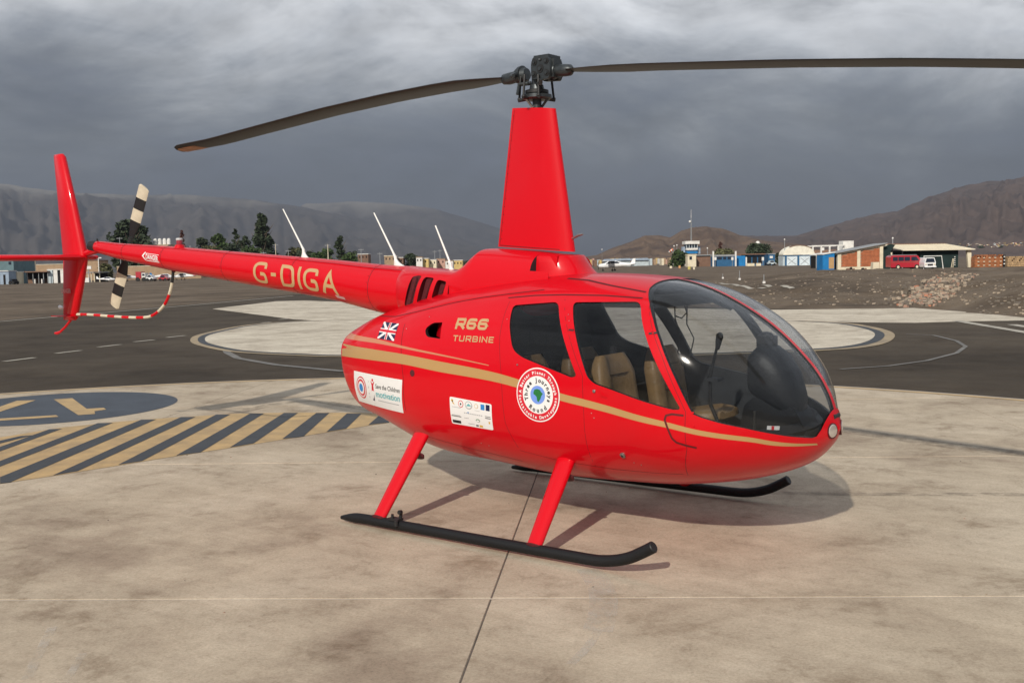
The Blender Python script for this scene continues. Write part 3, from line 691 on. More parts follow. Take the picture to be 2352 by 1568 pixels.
# sponsor sheets
S1 = empty('sponsor_sticker', (0, 0, 0)); S1.parent = HELI
A4 = [Vector((-1.610, .792)), Vector((-.883, .776)), Vector((-.842, 1.040)), Vector((-1.552, 1.060))]
def m1(u, v, A=A4): q = A[0]*(1-u)*(1-v)+A[1]*u*(1-v)+A[2]*u*v+A[3]*(1-u)*v; return (q.x, q.y)
def s1(P, m, k, nm='sticker_print'): lay(nm, poly_bm(*[[m1(*p) for p in q] for q in P]), m, S1, .0015+.0007*k, .045)
s1([rect(0, 0, 1, 1)], WHITE, 0, 'sticker_sheet')
s1([circ(.17, .52, .115, 36, .35)], REDINK, 1); s1([circ(.17, .52, .102, 36, .31)], WHITE, 2); s1([circ(.17, .52, .088, 36, .265)], REDINK, 2.8); s1([circ(.17, .52, .068, 36, .205)], WHITE, 3.5); s1([circ(.17, .52, .042, 30, .13)], BLUE2, 4.2)
s1([circ(.425, .83, .018, 12, .045), [(.385, .80), (.40, .78), (.425, .72), (.45, .78), (.465, .80), (.445, .66), (.455, .48), (.43, .52), (.405, .48), (.41, .66)]], REDINK, 1)
s1([rect(.335, .78, .345, .74), rect(.335, .62, .345, .55), rect(.335, .42, .345, .36), rect(.335, .30, .345, .25)], GREYINK, 1)
s1([[(.40, .20), (.44, .18), (.455, .40), (.435, .28)]], NAVY, 1)
def mtext(s, u0, u1, v0, v1, m, mp, parent, bold=.01, k=1):
    bm = fit(text_bm(s, 1, bold), u0, u1, v0, v1)
    for v in bm.verts: v.co.x, v.co.y = mp(v.co.x, v.co.y)
    lay('sticker_lettering', bm, m, parent, .0015+.0007*k, .05)
mtext('Save the Children', .49, .965, .60, .74, INK, m1, S1); mtext('motivation', .49, .965, .33, .52, TEAL, m1, S1, .02); s1([rect(.52, .215, .94, .24)], GREYINK, 1)
S2 = empty('partner_logo_sticker', (0, 0, 0)); S2.parent = HELI
B4 = [Vector((-.345, .748)), Vector((.062, .734)), Vector((.078, .925)), Vector((-.330, .952))]
def m2(u, v): return m1(u, v, B4)
def s2(P, m, k, nm='sticker_print'): lay(nm, poly_bm(*[[m2(*p) for p in q] for q in P]), m, S2, .0015+.0007*k, .045)
s2([rounded(rect(0, 0, 1, 1), .05)], WHITE, 0, 'sticker_sheet')
s2([circ(.06, .88, .028, 12, .045), [(.05, .86), (.10, .80), (.12, .72), (.07, .78)]], ORINK, 1); s2([circ(.07, .85, .012, 8, .03)], INK, 2)
s2([circ(.27, .80, .062, 24, .13)], REDINK, 1); s2([circ(.27, .80, .050, 24, .105)], WHITE, 2); s2([circ(.27, .80, .018, 14, .04)], INK, 3)
s2([circ(.46, .80, .088, 28, .15)], GREYINK, 1); s2([circ(.46, .81, .070, 28, .115)], WHITE, 2); s2([[(.40, .76), (.46, .87), (.53, .78)]], TEAL, 3)
s2([circ(.64, .82, .045, 20, .085)], ORINK, 1); s2([circ(.64, .82, .037, 20, .07)], WHITE, 2)
s2([rect(.745, .72, .835, .93)], BLUE2, 1); s2([rect(.865, .72, .955, .95)], NAVY, 1); s2([rect(.03, .05, .235, .16)], INK, 1); s2([rect(.055, .64, .27, .66), rect(.60, .645, .72, .66), rect(.60, .10, .66, .12)], GREYINK, 1)
s2([rect(.60, .055, .66, .11)], INK, 1); s2([rect(.68, .04, .76, .12)], ORINK, 1); s2([circ(.93, .27, .02, 10, .05)], ORINK, 1); s2([circ(.66, .28, .05, 18, .06)], GREENINK, 1); s2([circ(.66, .27, .038, 18, .04)], WHITE, 2)
s2([rect(.02, .30, .26, .325), rect(.33, .30, .44, .31), rect(.84, .42, .97, .45), rect(.84, .49, .97, .51)], INK, 1); s2([circ(.44, .52, .018, 10, .035)], BLUE2, 1)
s2([rect(.34+.045*i, .475, .37+.045*i, .515) for i in range(10)]+[rect(.42+.03*i, .09, .44+.03*i, .125) for i in range(5)]+[rect(.04+.025*i, .335, .055+.025*i, .37) for i in range(8)], GREYINK, 1)
for P in ([(.02, .02)],): pass

# panel joints and small fittings
JOINT = mat('panel_joint_shadow_gap', (.10, .002, .004), .7)
for side in (-1, 1):
    for pts, w in [(((-.905, 1.46), (-.865, 1.25), (-.83, 1.06), (-.845, .80)), .005), (((.086, 1.664), (.32, 1.682), (.568, 1.688), (.9, 1.684), (1.20, 1.668)), .008), (((-1.40, 1.50), (-1.1, 1.508), (-.75, 1.566), (-.441, 1.625), (-.2, 1.662), (.042, 1.688), (.368, 1.720)), .006),
                   (((.46, 1.795), (.66, 1.782), (.909, 1.744), (1.189, 1.705)), .008), (((.12, 1.64), (.13, 1.40), (.17, 1.15), (.19, .80), (.25, .62)), .003), (((.60, 1.66), (.86, 1.17), (.87, .9), (.86, .55)), .003),
                   (((1.262, 1.655), (1.45, 1.33), (1.612, .99), (1.60, .75), (1.52, .55)), .003), (((.25, .60), (.6, .555), (1.0, .54), (1.5, .56)), .0025), (((-.86, .62), (-.3, .545), (.2, .50)), .003)]:
        ribbon('panel_joint', pts, w, JOINT, HELI, .0007, side)
ribbon('step_recess_edge', [(1.60, .966), (1.53, .972), (1.493, .962), (1.484, .935), (1.500, .885), (1.522, .82), (1.545, .795), (1.60, .778), (1.66, .765)], .013, JOINT, HELI, .0016, -1)
ribbon('step_recess_edge', [(1.60, .966), (1.53, .972), (1.493, .962), (1.484, .935), (1.500, .885), (1.522, .82), (1.545, .795), (1.60, .778), (1.66, .765)], .013, JOINT, HELI, .0016, 1)
def fitting(name, x, z, r, m, h=.012, side=-1, m2_=None):
    p = proj_side(x, z, 0, side); n = (proj_side(x, z, .01, side)-p).normalized(); mb = MB(); mb.tube([p-n*.004, p+n*h*.7, p+n*h], [r, r, r*.7], 14); o = mb.build(name, m, HELI, True)
    return o
for s in (-1, 1):
    fitting('drain_cap', 1.136, .669, .020, STEEL, .014, s); fitting('drain_hole', 1.136, .669, .010, BLACK, .0165, s); fitting('fuel_drain_door', -.722, 1.100, .026, DKRED, .003, s)
    fitting('door_lock', .955, 1.075, .011, STEEL, .010, s)
    ribbon('door_handle', [(1.005, 1.075), (1.01, 1.055), (1.06, 1.047)], .010, RED, HELI, .012, s, 4)
    fitting('door_lock', .315, 1.215, .006, STEEL, .008, s)
    for x, z in [(1.372, 1.458), (1.362, 1.470), (.745, 1.47), (.76, 1.45), (1.66, .905), (1.655, .985)]: fitting('hinge_bolt', x, z, .006, RED, .006, s)
    for x, z in [(.93, .93), (.95, .90), (.16, 1.52), (.165, 1.1), (1.2, .62), (1.25, .61), (-.05, .60), (-.12, .612), (.68, 1.56), (.70, 1.52), (-.64, 1.52), (-.86, 1.425)]: fitting('rivet', x, z, .0035, STEEL, .003, s)
ribbon('hinge_plate', [(1.345, 1.455), (1.40, 1.462)], .012, BLACK, HELI, .003, -1, 3); ribbon('hinge_plate', [(.715, 1.462), (.76, 1.458)], .012, DKRED, HELI, .003, -1, 3)
mb = MB()

LENS = mat('lamp_lens', (.62, .55, .50), .12, metal=.5, coat=1)
for s in (-1, 1):      # landing lights let into the nose
    e = empty('landing_light', (0, 0, 0)); e.parent = HELI; h = BODY.ray_cast(Vector((4, s*.082, .822)), Vector((-1, 0, 0))); p, n = h[0], h[1]
    mb = MB(); mb.tube([p-n*.010, p+n*.004, p+n*.005], [.050, .050, .046], 24); mb.build('light_bezel', DKRED, e, True)
    mb = MB(); mb.tube([p+n*.004, p+n*.0085, p+n*.011], [.043, .038, .018], 24); mb.build('light_lens', LENS, e, True)
h = BODY.ray_cast(Vector((4, 0, .905)), Vector((-1, 0, 0))); mb = MB(); mb.tube([h[0]-Vector((.01, .05, 0)), h[0]-Vector((.01, -.05, 0))], [.016, .016], 10); mb.build('nose_intake', BLACK, HELI, True)
# cowling behind the mast, pedestal, mast fairing
CW = np.array([[-1.30, 1.905, 1.46, .215, 1.685, 2.1, 2.1], [-1.20, 1.893, 1.44, .255, 1.66, 2.7, 2.2], [-1.0, 1.878, 1.40, .295, 1.62, 3.6, 2.5], [-.80, 1.868, 1.40, .315, 1.60, 4, 2.5], [-.66, 1.872, 1.4, .325, 1.6, 4, 2.5], [-.56, 1.925, 1.4, .33, 1.6, 3.6, 2.5], [-.46, 2.010, 1.4, .33, 1.62, 3.3, 2.5], [-.38, 2.028, 1.4, .33, 1.62, 3.2, 2.5], [0, 2.000, 1.5, .325, 1.65, 3.2, 2.5], [.285, 1.968, 1.6, .315, 1.70, 3.4, 2.5]])
G = [section(q, 64) for q in crom(CW, 6)]
mb = MB(); mb.rings(G, True); COWL = mb.build('engine_cowling', [RED, LINING, DKRED], HELI, True, 40, True)
lv = [[(-1.068, 1.83), (-.963, 1.826), (-1.045, 1.594), (-1.161, 1.582)], [(-.924, 1.817), (-.813, 1.807), (-.88, 1.625), (-.998, 1.61)], [(-.768, 1.796), (-.665, 1.778), (-.704, 1.66), (-.826, 1.642)]]
mb = MB()
for P in lv:
    for s in (-1, 1): mb.prism(rounded(P, .025), 1, s*1.0, s*.245)
mb.prism(rounded([(-.64, 1.752), (-.615, 1.745), (-.622, 1.678), (-.648, 1.674)], .006), 1, -1, -.27)
# mouth of the air inlet facing forward
c = mb.build('cut', [RED, LINING, DKRED], fix=True)
for p in c.data.polygons: p.material_index = 2
boolean(COWL, c, 'DIFFERENCE'); kill(c)
mb = MB(); mb.box(.12, .40, -.304, -.19, 1.76, 2.10); c = mb.build('cut', [RED, LINING, DKRED], fix=True)
for p in c.data.polygons: p.material_index = 1 if p.normal.x < -.5 else 0
boolean(COWL, c, 'DIFFERENCE'); kill(c); COWL.data.set_sharp_from_angle(angle=math.radians(38))
for P in lv:      # mesh screens behind the openings, with a vertical stiffener
    x0 = sum(p[0] for p in P)/4; z0 = sum(p[1] for p in P)/4; h = (P[0][1]-P[3][1])/2
    for s in (-1, 1):
        mb = MB(); mb.tube([(x0-.045, s*.262, z0-h*.9), (x0+.045, s*.262, z0+h*.9)], .004, 6); mb.build('louvre_stiffener', DKRED, HELI, True)
mb = MB(); mb.add([(-.636, -.322, 1.75), (-.636, -.322, 1.676), (-.50, -.3335, 1.722)], [(0, 1, 2)]); mb.build('scoop_ramp', RED, HELI)
def airfoil(x0, x1, w, z0, z1, n=40, e=1.0):
    """plan outline, blunt at the front (x1), sharp at the rear (x0); z runs from z0 at the rear to z1 at the front"""
    R = []
    for k in range(n):
        t = 2*math.pi*k/n; c = (math.cos(t)+1)/2; s = math.sin(t)
        u = 1-c; th = w*2.6*(.2969*math.sqrt(u)-.126*u-.3516*u*u+.2843*u**3-.1015*u**4)/.29*.5
        R.append((x1+(x0-x1)*u, math.copysign(max(th, .002), s) if abs(s) > 1e-6 else 0, z1+(z0-z1)*u))
    return R
mb = MB(); rr = []
for z, xf, xr, w in [(1.76, .62, -.2, .25), (1.80, .53, -.2, .235), (1.825, .475, -.2, .228), (1.86, .435, -.2, .224), (1.91, .395, -.2, .220), (1.955, .365, -.2, .214), (1.962, .355, -.2, .205)]:
    R = []
    for k in range(48):
        t = 2*math.pi*k/48; c, s = math.cos(t), math.sin(t); cx = .05; R.append(((cx+(xf-cx)*abs(c)**.85) if c > 0 else cx+(cx-xr)*c, w*math.copysign(abs(s)**.8, s), z))
    rr.append(R)
mb.rings(rr); mb.build('mast_pedestal', RED, HELI, True, 50, True)
mb = MB(); rr = []
for k in range(9):
    t = k/8; rr.append(airfoil(-.392+t*(.392-.229), .318+t*(.166-.318), .150+t*(.100-.150), 2.042+t*(3.090-2.042), 1.985+t*(3.046-1.985), 56))
mb.rings(rr); FAIR = mb.build('mast_fairing', RED, HELI, True, 50, True)
FT = BVHTree.FromObject(FAIR, bpy.context.evaluated_depsgraph_get())
ribbon('fairing_joint', [(-.372, 2.052), (0, 2.022), (.22, 2.004)], .006, JOINT, HELI, .001, -1, 6, None, FT); ribbon('fairing_joint', [(-.205, 3.07), (-.37, 2.06)], .004, JOINT, HELI, .001, -1, 6, None, FT)
for k in range(16):
    z = 2.10+k*.062; x = -.372+(z-2.05)/1.04*.155; h = proj_side(x+.012, z, .001, -1, FT)
    if h: mb = MB(); mb.ball(h, .0035, 6, 4); mb.build('rivet', DKRED, HELI)
mb = MB(); mb.tube([(.27, 0, 2.08), (.31, -.01, 2.085), (.36, -.02, 2.105), (.41, -.03, 2.112)], [.008, .008, .010, .007], 8); mb.build('temperature_probe', STEEL, HELI, True)

# tail cone
CX = [-5.93, -5.47, -4.58, -3.28, -2.65, -2.13, -1.67, -1.22]; CR = [.066, .089, .125, .155, .168, .183, .205, .226]; CZ = [2.182, 2.12, 2.029, 1.9, 1.84, 1.784, 1.72, 1.672]
def cone_pt(x, phi, off=0.0):                   # phi from starboard, upwards
    r = np.interp(x, CX, CR)+off; z = np.interp(x, CX, CZ); return Vector((x, -r*math.cos(phi), z+r*math.sin(phi)))
mb = MB(); rr = []
for x in [-5.955, -5.945]+list(np.linspace(-5.93, -1.22, 48)): 
    k = {-5.955: -.03, -5.945: -.008}.get(x, 0); rr.append([cone_pt(x, 2*math.pi*j/48, k) for j in range(48)])
mb.rings(rr); mb.build('tail_cone', RED, HELI, True, 40, True)
for x in (-4.62, -3.62, -2.62, -1.62, -5.35): mb = MB(); mb.rings([[cone_pt(q, 2*math.pi*j/48, .0008) for j in range(48)] for q in (x-.003, x+.003)], False); mb.build('cone_joint', JOINT, HELI, True)
for a, b, p0, p1 in [(-5.9, -1.24, 58, 62)]:
    V = []; xs = np.linspace(a, b, 40)
    for x in xs:
        for p in (p0, p1): V.append(cone_pt(x, math.radians(p), .004 if p == p0 else .0012))
    mesh('cone_top_rail', V, [(2*i, 2*i+1, 2*i+3, 2*i+2) for i in range(39)], mat('cone_rail', (.5, .02, .035), .5), HELI, True)
def on_cone(x0, z0): return lambda x, s: cone_pt(x0+x, s/ np.interp(x0+x, CX, CR), .0016)
lay('registration_lettering', fit(strokes('G-DIGA', .86, .155, .36, .20), -3.135, -2.00, -.118, .118, .03), GOLDL, HELI, place=on_cone(0, 0), step=.025)
lay('warning_lettering', fit(text_bm('DANGER', 1, .03, 1.0), -4.885, -4.66, -.032, .022, .0, -.04), WHITE, HELI, place=on_cone(0, 0), step=.03)
lay('warning_mark', poly_bm([(-4.955, 0), (-4.90, .045), (-4.885, .04), (-4.925, 0), (-4.885, -.04), (-4.90, -.045)], rect(-4.885, -.048, -4.65, -.040), rect(-4.885, .028, -4.65, .033)), WHITE, HELI, place=on_cone(0, 0), step=.03)
lay('placard', poly_bm([(-2.06, -.145), (-1.955, -.15), (-1.95, -.118), (-2.065, -.113)]), mat('pale_pink_placard', (.62, .35, .35), .5), HELI, place=on_cone(0, 0), step=.03)
for x in (-4.62, -3.62, -2.62, -1.62, -5.35):
    q = MB()
    for k in range(22):
        p = cone_pt(x-.018, 2*math.pi*k/22, .0005); q.ball(p, .0035, 6, 4)
    tag(q.build('rivet_row', DKRED, HELI), kind='stuff')
# antennas
for xb0, xb1, zb, xn, zn, xt, zt in [(-2.667, -2.530, 1.995, -2.617, 2.075, -2.874, 2.453), (-1.503, -1.375, 1.915, -1.485, 1.985, -1.718, 2.365), (-.897, -.832, 1.866, -.880, 1.915, -1.031, 2.231)]:
    rr = []; 
    for t in np.linspace(0, 1, 7):
        e = (1-t)**2.2; c0 = xb0+(xn-.012-xb0)*(1-e) ; c1 = xb1+(xn+.014-xb1)*(1-e); z = zb-.01+(zn-zb+.01)*t
        rr.append([((c0+c1)/2+(c1-c0)/2*math.cos(a), .014*math.sin(a)*(1+e*.6), z) for a in np.linspace(0, 2*math.pi, 14, endpoint=False)])
    for t in np.linspace(.1, 1, 8):
        cx_, z = xn+(xt-xn)*t, zn+(zt-zn)*t; w = .011-.004*t; rr.append([(cx_+w*math.cos(a), w*.8*math.sin(a), z) for a in np.linspace(0, 2*math.pi, 14, endpoint=False)])
    mb = MB(); mb.rings(rr); mb.build('blade_antenna', ANTW, HELI, True, 60, True)
bc = empty('beacon_light', (0, 0, 0)); bc.parent = HELI
mb = MB(); mb.tube([(-4.46, 0, 2.125), (-4.46, 0, 2.165), (-4.46, 0, 2.168)], [.062, .045, .03], 20); mb.build('beacon_base', RED, bc, True)
mb = MB(); mb.tube([(-4.46, 0, 2.165), (-4.46, 0, 2.20), (-4.46, 0, 2.212)], [.032, .032, .03], 20); mb.build('beacon_lens', mat('red_beacon_glass', (.30, .02, .03), .2, coat=1), bc, True)
mb = MB(); mb.tube([(-4.46, 0, 2.212), (-4.46, 0, 2.222), (-4.46, 0, 2.235)], [.033, .036, .03], 20); mb.build('beacon_cap', mat('beacon_cap_metal', (.5, .5, .5), .4), bc, True)

# tail surfaces
def fin(name, sec, parent, t=.022):              # sec: (x_rear, x_front, y, z, thick)
    mb = MB(); rr = []
    for x0, x1, y, z, th in sec:
        R = []
        for k in range(28):
            a = 2*math.pi*k/28; c = (math.cos(a)+1)/2; u = 1-c; q = th*(1.48*math.sqrt(u)-.63*u-1.76*u*u+1.42*u**3-.51*u**4)*2.0; R.append((x1+(x0-x1)*u, y+math.copysign(q, math.sin(a)), z))
        rr.append(R)
    mb.rings(rr); return mb.build(name, RED, parent, True, 50, True)
fin('upper_fin', [(-6.656, -6.165, 0, 2.07, .065), (-6.70, -6.33, 0, 2.64, .055), (-6.742, -6.515, 0, 3.215, .045), (-6.738, -6.545, 0, 3.250, .02)], HELI)
fin('lower_fin', [(-6.66, -6.175, 0, 2.07, .065), (-6.69, -6.30, 0, 1.72, .06), (-6.722, -6.440, 0, 1.385, .045), (-6.715, -6.46, 0, 1.362, .02)], HELI)
def hstab():
    mb = MB(); rr = []
    for y, x0, x1, th in [(.16, -6.60, -6.20, .03), (0, -6.60, -6.17, .034), (-.6, -6.60, -6.2, .034), (-1.12, -6.6, -6.22, .034), (-1.14, -6.59, -6.24, .012)]:
        R = []
        for k in range(28):
            a = 2*math.pi*k/28; c = (math.cos(a)+1)/2; u = 1-c; q = th*(1.48*math.sqrt(u)-.63*u-1.76*u*u+1.42*u**3-.51*u**4)*2.0; R.append((x1+(x0-x1)*u, y, 2.075+math.copysign(q, math.sin(a))))
        rr.append(R)
    mb.rings(rr); return mb.build('horizontal_stabiliser', RED, HELI, True, 50, True)
hstab()
mb = MB(); mb.tube([(-5.95, 0, 2.155), (-6.10, 0, 2.13), (-6.30, 0, 2.09)], [.042, .038, .03], 14); mb.build('tail_boom_stub', RED, HELI, True)
tb = MB(); tb.tube([(-5.92, 0, 2.185), (-5.97, 0, 2.188), (-6.06, 0, 2.195), (-6.075, 0, 2.196)], [.060, .064, .060, .04], 20); tb.tube([(-6.02, -.02, 2.19), (-6.02, .40, 2.18)], [.035, .022], 14); tb.tube([(-5.945, 0, 2.24), (-5.945, 0, 2.275)], [.012, .009], 8)
tb.build('tail_gearbox', BLACK, HELI, True)
plate = MB(); plate.box(-6.86, -6.44, -.07, .07, 1.405, 1.413); plate.build('lower_fin_plate', RED, HELI)
mb = MB(); mb.tube([(-6.72, 0, 1.50), (-6.76, 0, 1.505), (-6.79, 0, 1.515), (-6.80, 0, 1.518)], [.012, .022, .02, .008], 12); mb.build('tail_light', WHITE, HELI, True)
mb = MB(); mb.tube([(-6.50, 0, 1.40), (-6.58, 0, 1.355), (-6.68, 0, 1.285), (-6.80, 0, 1.222), (-6.86, 0, 1.206), (-6.92, 0, 1.204)], [.014, .014, .014, .015, .02, .012], 10); mb.build('tail_skid', RED, HELI, True)
FV = {v: None for v in ()}
lay('fin_warning_lettering', fit(text_bm('DANGER', 1, .03, 1.0), -6.62, -6.42, 1.675, 1.725), mat('faded_pink_vinyl', (.55, .22, .22), .6), HELI, place=lambda x, z: Vector((x, -.066, z)), step=.1)
# striped guard
GP = spl([(-4.578, 1.95), (-4.60, 1.84), (-4.622, 1.765), (-4.665, 1.675), (-4.74, 1.575), (-4.86, 1.490), (-4.99, 1.437), (-5.12, 1.417), (-5.40, 1.412), (-5.75, 1.419), (-6.10, 1.430), (-6.30, 1.432), (-6.50, 1.430)], 6)
seg = []; acc = 0; 
mbw, mbr, mbk = MB(), MB(), MB()
cum = [0]
for i in range(1, len(GP)): cum.append(cum[-1]+(GP[i]-GP[i-1]).length)
def gpt(s):
    s = min(max(s, 0), cum[-1]); i = int(np.searchsorted(cum, s)); i = max(1, min(i, len(GP)-1)); t = (s-cum[i-1])/(cum[i]-cum[i-1]); p = GP[i-1].lerp(GP[i], t); return (p.x, 0, p.y)
gd = empty('tail_rotor_guard', (0, 0, 0)); gd.parent = HELI
s0 = 0.0; k = 0
while s0 < cum[-1]-.01:
    ln = .17 if k == 0 else .135; q = MB(); q.tube([gpt(s0+ln*j/5) for j in range(6)], .0155, 10); q.build('guard_band', BLACK if k == 0 else (WSTR if k % 2 else RED), gd, True); s0 += ln; k += 1
mb = MB(); mb.tube([(-4.575, 0, 1.955), (-4.583, 0, 1.89)], [.03, .02], 10); mb.build('guard_bracket', DKRED, HELI, True)

# tail rotor
TRC = Vector((-6.0, .42, 2.175)); TA = 1.0845
tr = empty('tail_rotor', (0, 0, 0)); tr.parent = HELI
mb = MB(); mb.tube([TRC-Vector((0, .07, 0)), TRC+Vector((0, .03, 0))], [.035, .05], 14); d = Vector((math.cos(TA), 0, math.sin(TA))); mb.tube([TRC-d*.14, TRC+d*.14], [.03, .03], 10); mb.build('tail_rotor_hub', GUN, tr, True)
for sg in (1, -1):
    n = Vector((-d.z, 0, d.x))*sg; dd = d*sg; bl = empty('tail_rotor_blade', (0, 0, 0)); bl.parent = HELI
    bl['label'] = 'upper striped tail rotor blade' if sg > 0 else 'lower striped tail rotor blade'
    marks = [(.12, .30, INK, .028, .065), (.30, .335, INK, .065, .067), (.335, .475, WSTR, .067, .067), (.475, .61, INK, .067, .067), (.61, .745, WSTR, .067, .067), (.745, .762, WSTR, .067, .045)]
    for r0, r1, m, w0, w1 in marks:
        q = MB(); rr = []
        for r, w in ((r0, w0), (r1, w1)):
            tw = math.radians(-24)*sg; R = []
            for k in range(14):
                a = 2*math.pi*k/14; u, v = math.cos(a)*w, math.sin(a)*.009; R.append(TRC+dd*(r+(.012*math.cos(a) if r > .7 else 0))+n*(u*math.cos(tw)-v*math.sin(tw))+Vector((0, 1, 0))*(u*math.sin(tw)+v*math.cos(tw)))
            rr.append(R)
        q.rings(rr); q.build('blade_band', m, bl, True, 50, True)

# main rotor
AZ = 3.0624
def rotor_blade(az, prof, pitch, name, lab):
    d = Vector((math.cos(az), math.sin(az), 0)); n = Vector((-d.y, d.x, 0)); rs = [p[0] for p in prof]; zs = [p[1] for p in prof]
    e = empty(name, (0, 0, 0)); e.parent = HELI; e['label'] = lab
    def ring_(r, sc=1.0, ch=.127, tw=0.0, sh=0.0):
        z = float(np.interp(r, rs, zs)); P = []; pt = pitch+tw
        for k in range(20):
            a = 2*math.pi*k/20; u = math.cos(a)*ch*sc+sh; v = math.sin(a)*.016*sc*(1+.4*math.cos(a)); P.append(d*r+n*(u*math.cos(pt)-v*math.sin(pt))+Vector((0, 0, z+u*math.sin(pt)+v*math.cos(pt))))
        return P
    mb = MB(); mb.rings([ring_(.31, .45), ring_(.42, .62), ring_(.55, .8), ring_(.75, 1)]+[ring_(r) for r in np.linspace(1.0, 4.62, 22)]); mb.build('blade_skin', BLADE, e, True, 50, True)
    mb = MB(); mb.rings([ring_(4.62), ring_(4.80, 1.0), ring_(4.92, .82, sh=-.02), ring_(5.0, .5, sh=-.05), ring_(5.04, .2, sh=-.09)]); mb.build('blade_tip', [BLADE, WORN], e, True, 50, True)
    q = MB(); r0 = [ring_(4.56, .9), ring_(4.72), ring_(4.86, .95), ring_(4.97, .62, sh=-.04)]
    V = []
    for R in r0:
        for k in (17, 16, 14, 12, 11): V.append(R[k]-Vector((0, 0, .004)))
    mesh('worn_tip_patch', V, [(5*i+k, 5*i+k+1, 5*i+k+6, 5*i+k+5) for i in range(3) for k in range(4)], WORN, e, True)
    mb = MB(); z = float(np.interp(.3, rs, zs)); c = lambda r, zz=0: d*r+Vector((0, 0, float(np.interp(r, rs, zs))+zz))
    mb.tube([c(.09), c(.125)], [.044, .056], 20); mb.tube([c(.125), c(.15)], [.070, .070], 24); mb.tube([c(.15), c(.17), c(.195)], [.062, .062, .050], 24); mb.tube([c(.195), c(.27), c(.32), c(.34)], [.043, .045, .040, .02], 20); 
    mb.build('blade_grip', GUN, e, True, 40)
    for k in range(14):
        a = 2*math.pi*k/14; q = MB(); o = n*math.cos(a)*.060+Vector((0, 0, math.sin(a)*.060)); q.tube([c(.148)+o, c(.161)+o], [.0075, .0075], 6); q.build('grip_bolt', BLACK, e)
    # pitch horn
    q = MB(); q.tube([c(.15)+n*.06, c(.13)+n*.13+Vector((0, 0, -.02)), c(.10)+n*.15+Vector((0, 0, -.03))], [.022, .018, .014], 10); q.build('pitch_horn', GUN, e, True)
    return e
rotor_blade(AZ, [(.0, 3.335), (.27, 3.318), (.88, 3.339), (1.59, 3.335), (2.41, 3.311), (3.47, 3.255), (4.22, 3.213), (4.87, 3.203), (5.1, 3.198)], math.radians(6.5), 'main_rotor_blade', 'dark main rotor blade pointing back over the tail, brown at its tip')
rotor_blade(AZ+math.pi, [(.0, 3.335), (.36, 3.298), (1.02, 3.230), (1.99, 3.114), (2.78, 3.008), (3.35, 2.919), (4.2, 2.78), (5.1, 2.62)], math.radians(-1.5), 'main_rotor_blade', 'dark main rotor blade pointing forward over the nose')
hb = empty('rotor_hub', (0, 0, 0)); hb.parent = HELI
hx = Vector((math.cos(AZ+math.pi), math.sin(AZ+math.pi), 0)); HM = Matrix.Translation((0, 0, 0)) @ Matrix.Rotation(AZ+math.pi, 4, 'Z') @ Matrix.Rotation(.03, 4, 'Y')
q = MB()
for s in (-1, 1): q.prism(rounded([(-.075, 3.265), (.075, 3.255), (.09, 3.30), (.088, 3.37), (.072, 3.415), (-.072, 3.425), (-.09, 3.38), (-.088, 3.30)], .018), 1, s*.045, s*.078, HM)
q.build('hub_plate', GUN, hb, fix=True)
q = MB(); q.box(-.10, .10, -.044, .044, 3.27, 3.405, HM); q.build('hub_block', GUN, hb); q = MB(); q.box(-.07, .07, -.07, .07, 3.41, 3.435, HM); q.build('hub_cover', GUN, hb)
for x, z, r in [(-.055, 3.385, .022), (.055, 3.385, .022), (-.060, 3.30, .024), (.060, 3.30, .024), (0, 3.335, .03), (0, 3.40, .012)]:
    q = MB(); a, b = HM @ Vector((x, -.076, z)), HM @ Vector((x, -.083, z)); q.tube([a, b], [r, r], 16); q.build('hub_bushing', BLACK, hb, True)
    q = MB(); a, b = HM @ Vector((x, -.078, z)), HM @ Vector((x, -.092, z)); q.tube([a, b], [r*.55, r*.5], 8); q.build('hub_bolt', STEEL if z > 3.39 else GUN, hb, True)
q = MB(); q.tube([(0, 0, 3.0), (0, 0, 3.3)], [.032, .038], 18); q.build('rotor_mast', GUN, HELI, True)
sw = empty('swashplate', (0, 0, 0)); sw.parent = HELI
q = MB(); q.tube([(0, 0, 3.125), (0, 0, 3.135), (0, 0, 3.160), (0, 0, 3.165)], [.085, .112, .112, .09], 28); q.build('lower_plate', GUN, sw, True)
q = MB(); q.tube([(0, 0, 3.165), (0, 0, 3.172), (0, 0, 3.195), (0, 0, 3.20)], [.07, .088, .088, .07], 28); q.build('upper_plate', BLACK, sw, True); q = MB(); q.tube([(0, 0, 3.20), (0, 0, 3.235), (0, 0, 3.24)], [.058, .050, .04], 20); q.build('bearing_collar', GUN, sw, True)
for a in (.3, 2.2, 4.1):
    q = MB(); o = Vector((math.cos(a), math.sin(a), 0)); q.tube([o*.035+Vector((0, 0, 3.07)), o*.085+Vector((0, 0, 3.13))], [.010, .010], 8); q.build('control_rod', STEEL if a > 4 else GUN, sw, True)
for a, zt in ((math.radians(-50), 3.29), (math.radians(195), 3.33), (math.radians(-100), 3.3), (math.radians(60), 3.28)):
    q = MB(); o = Vector((math.cos(a), math.sin(a), 0)); q.tube([o*.135+Vector((0, 0, 3.135)), o*.14+Vector((0, 0, 3.15)), o*.125+Vector((0, 0, zt))], [.013, .009, .009], 8); q.tube([o*.09+Vector((0, 0, 3.14)), o*.15+Vector((0, 0, 3.13))], [.016, .012], 8); q.ball(o*.14+Vector((0, 0, 3.14)), .016, 8, 6); q.build('pitch_link', BLACK, sw, True)
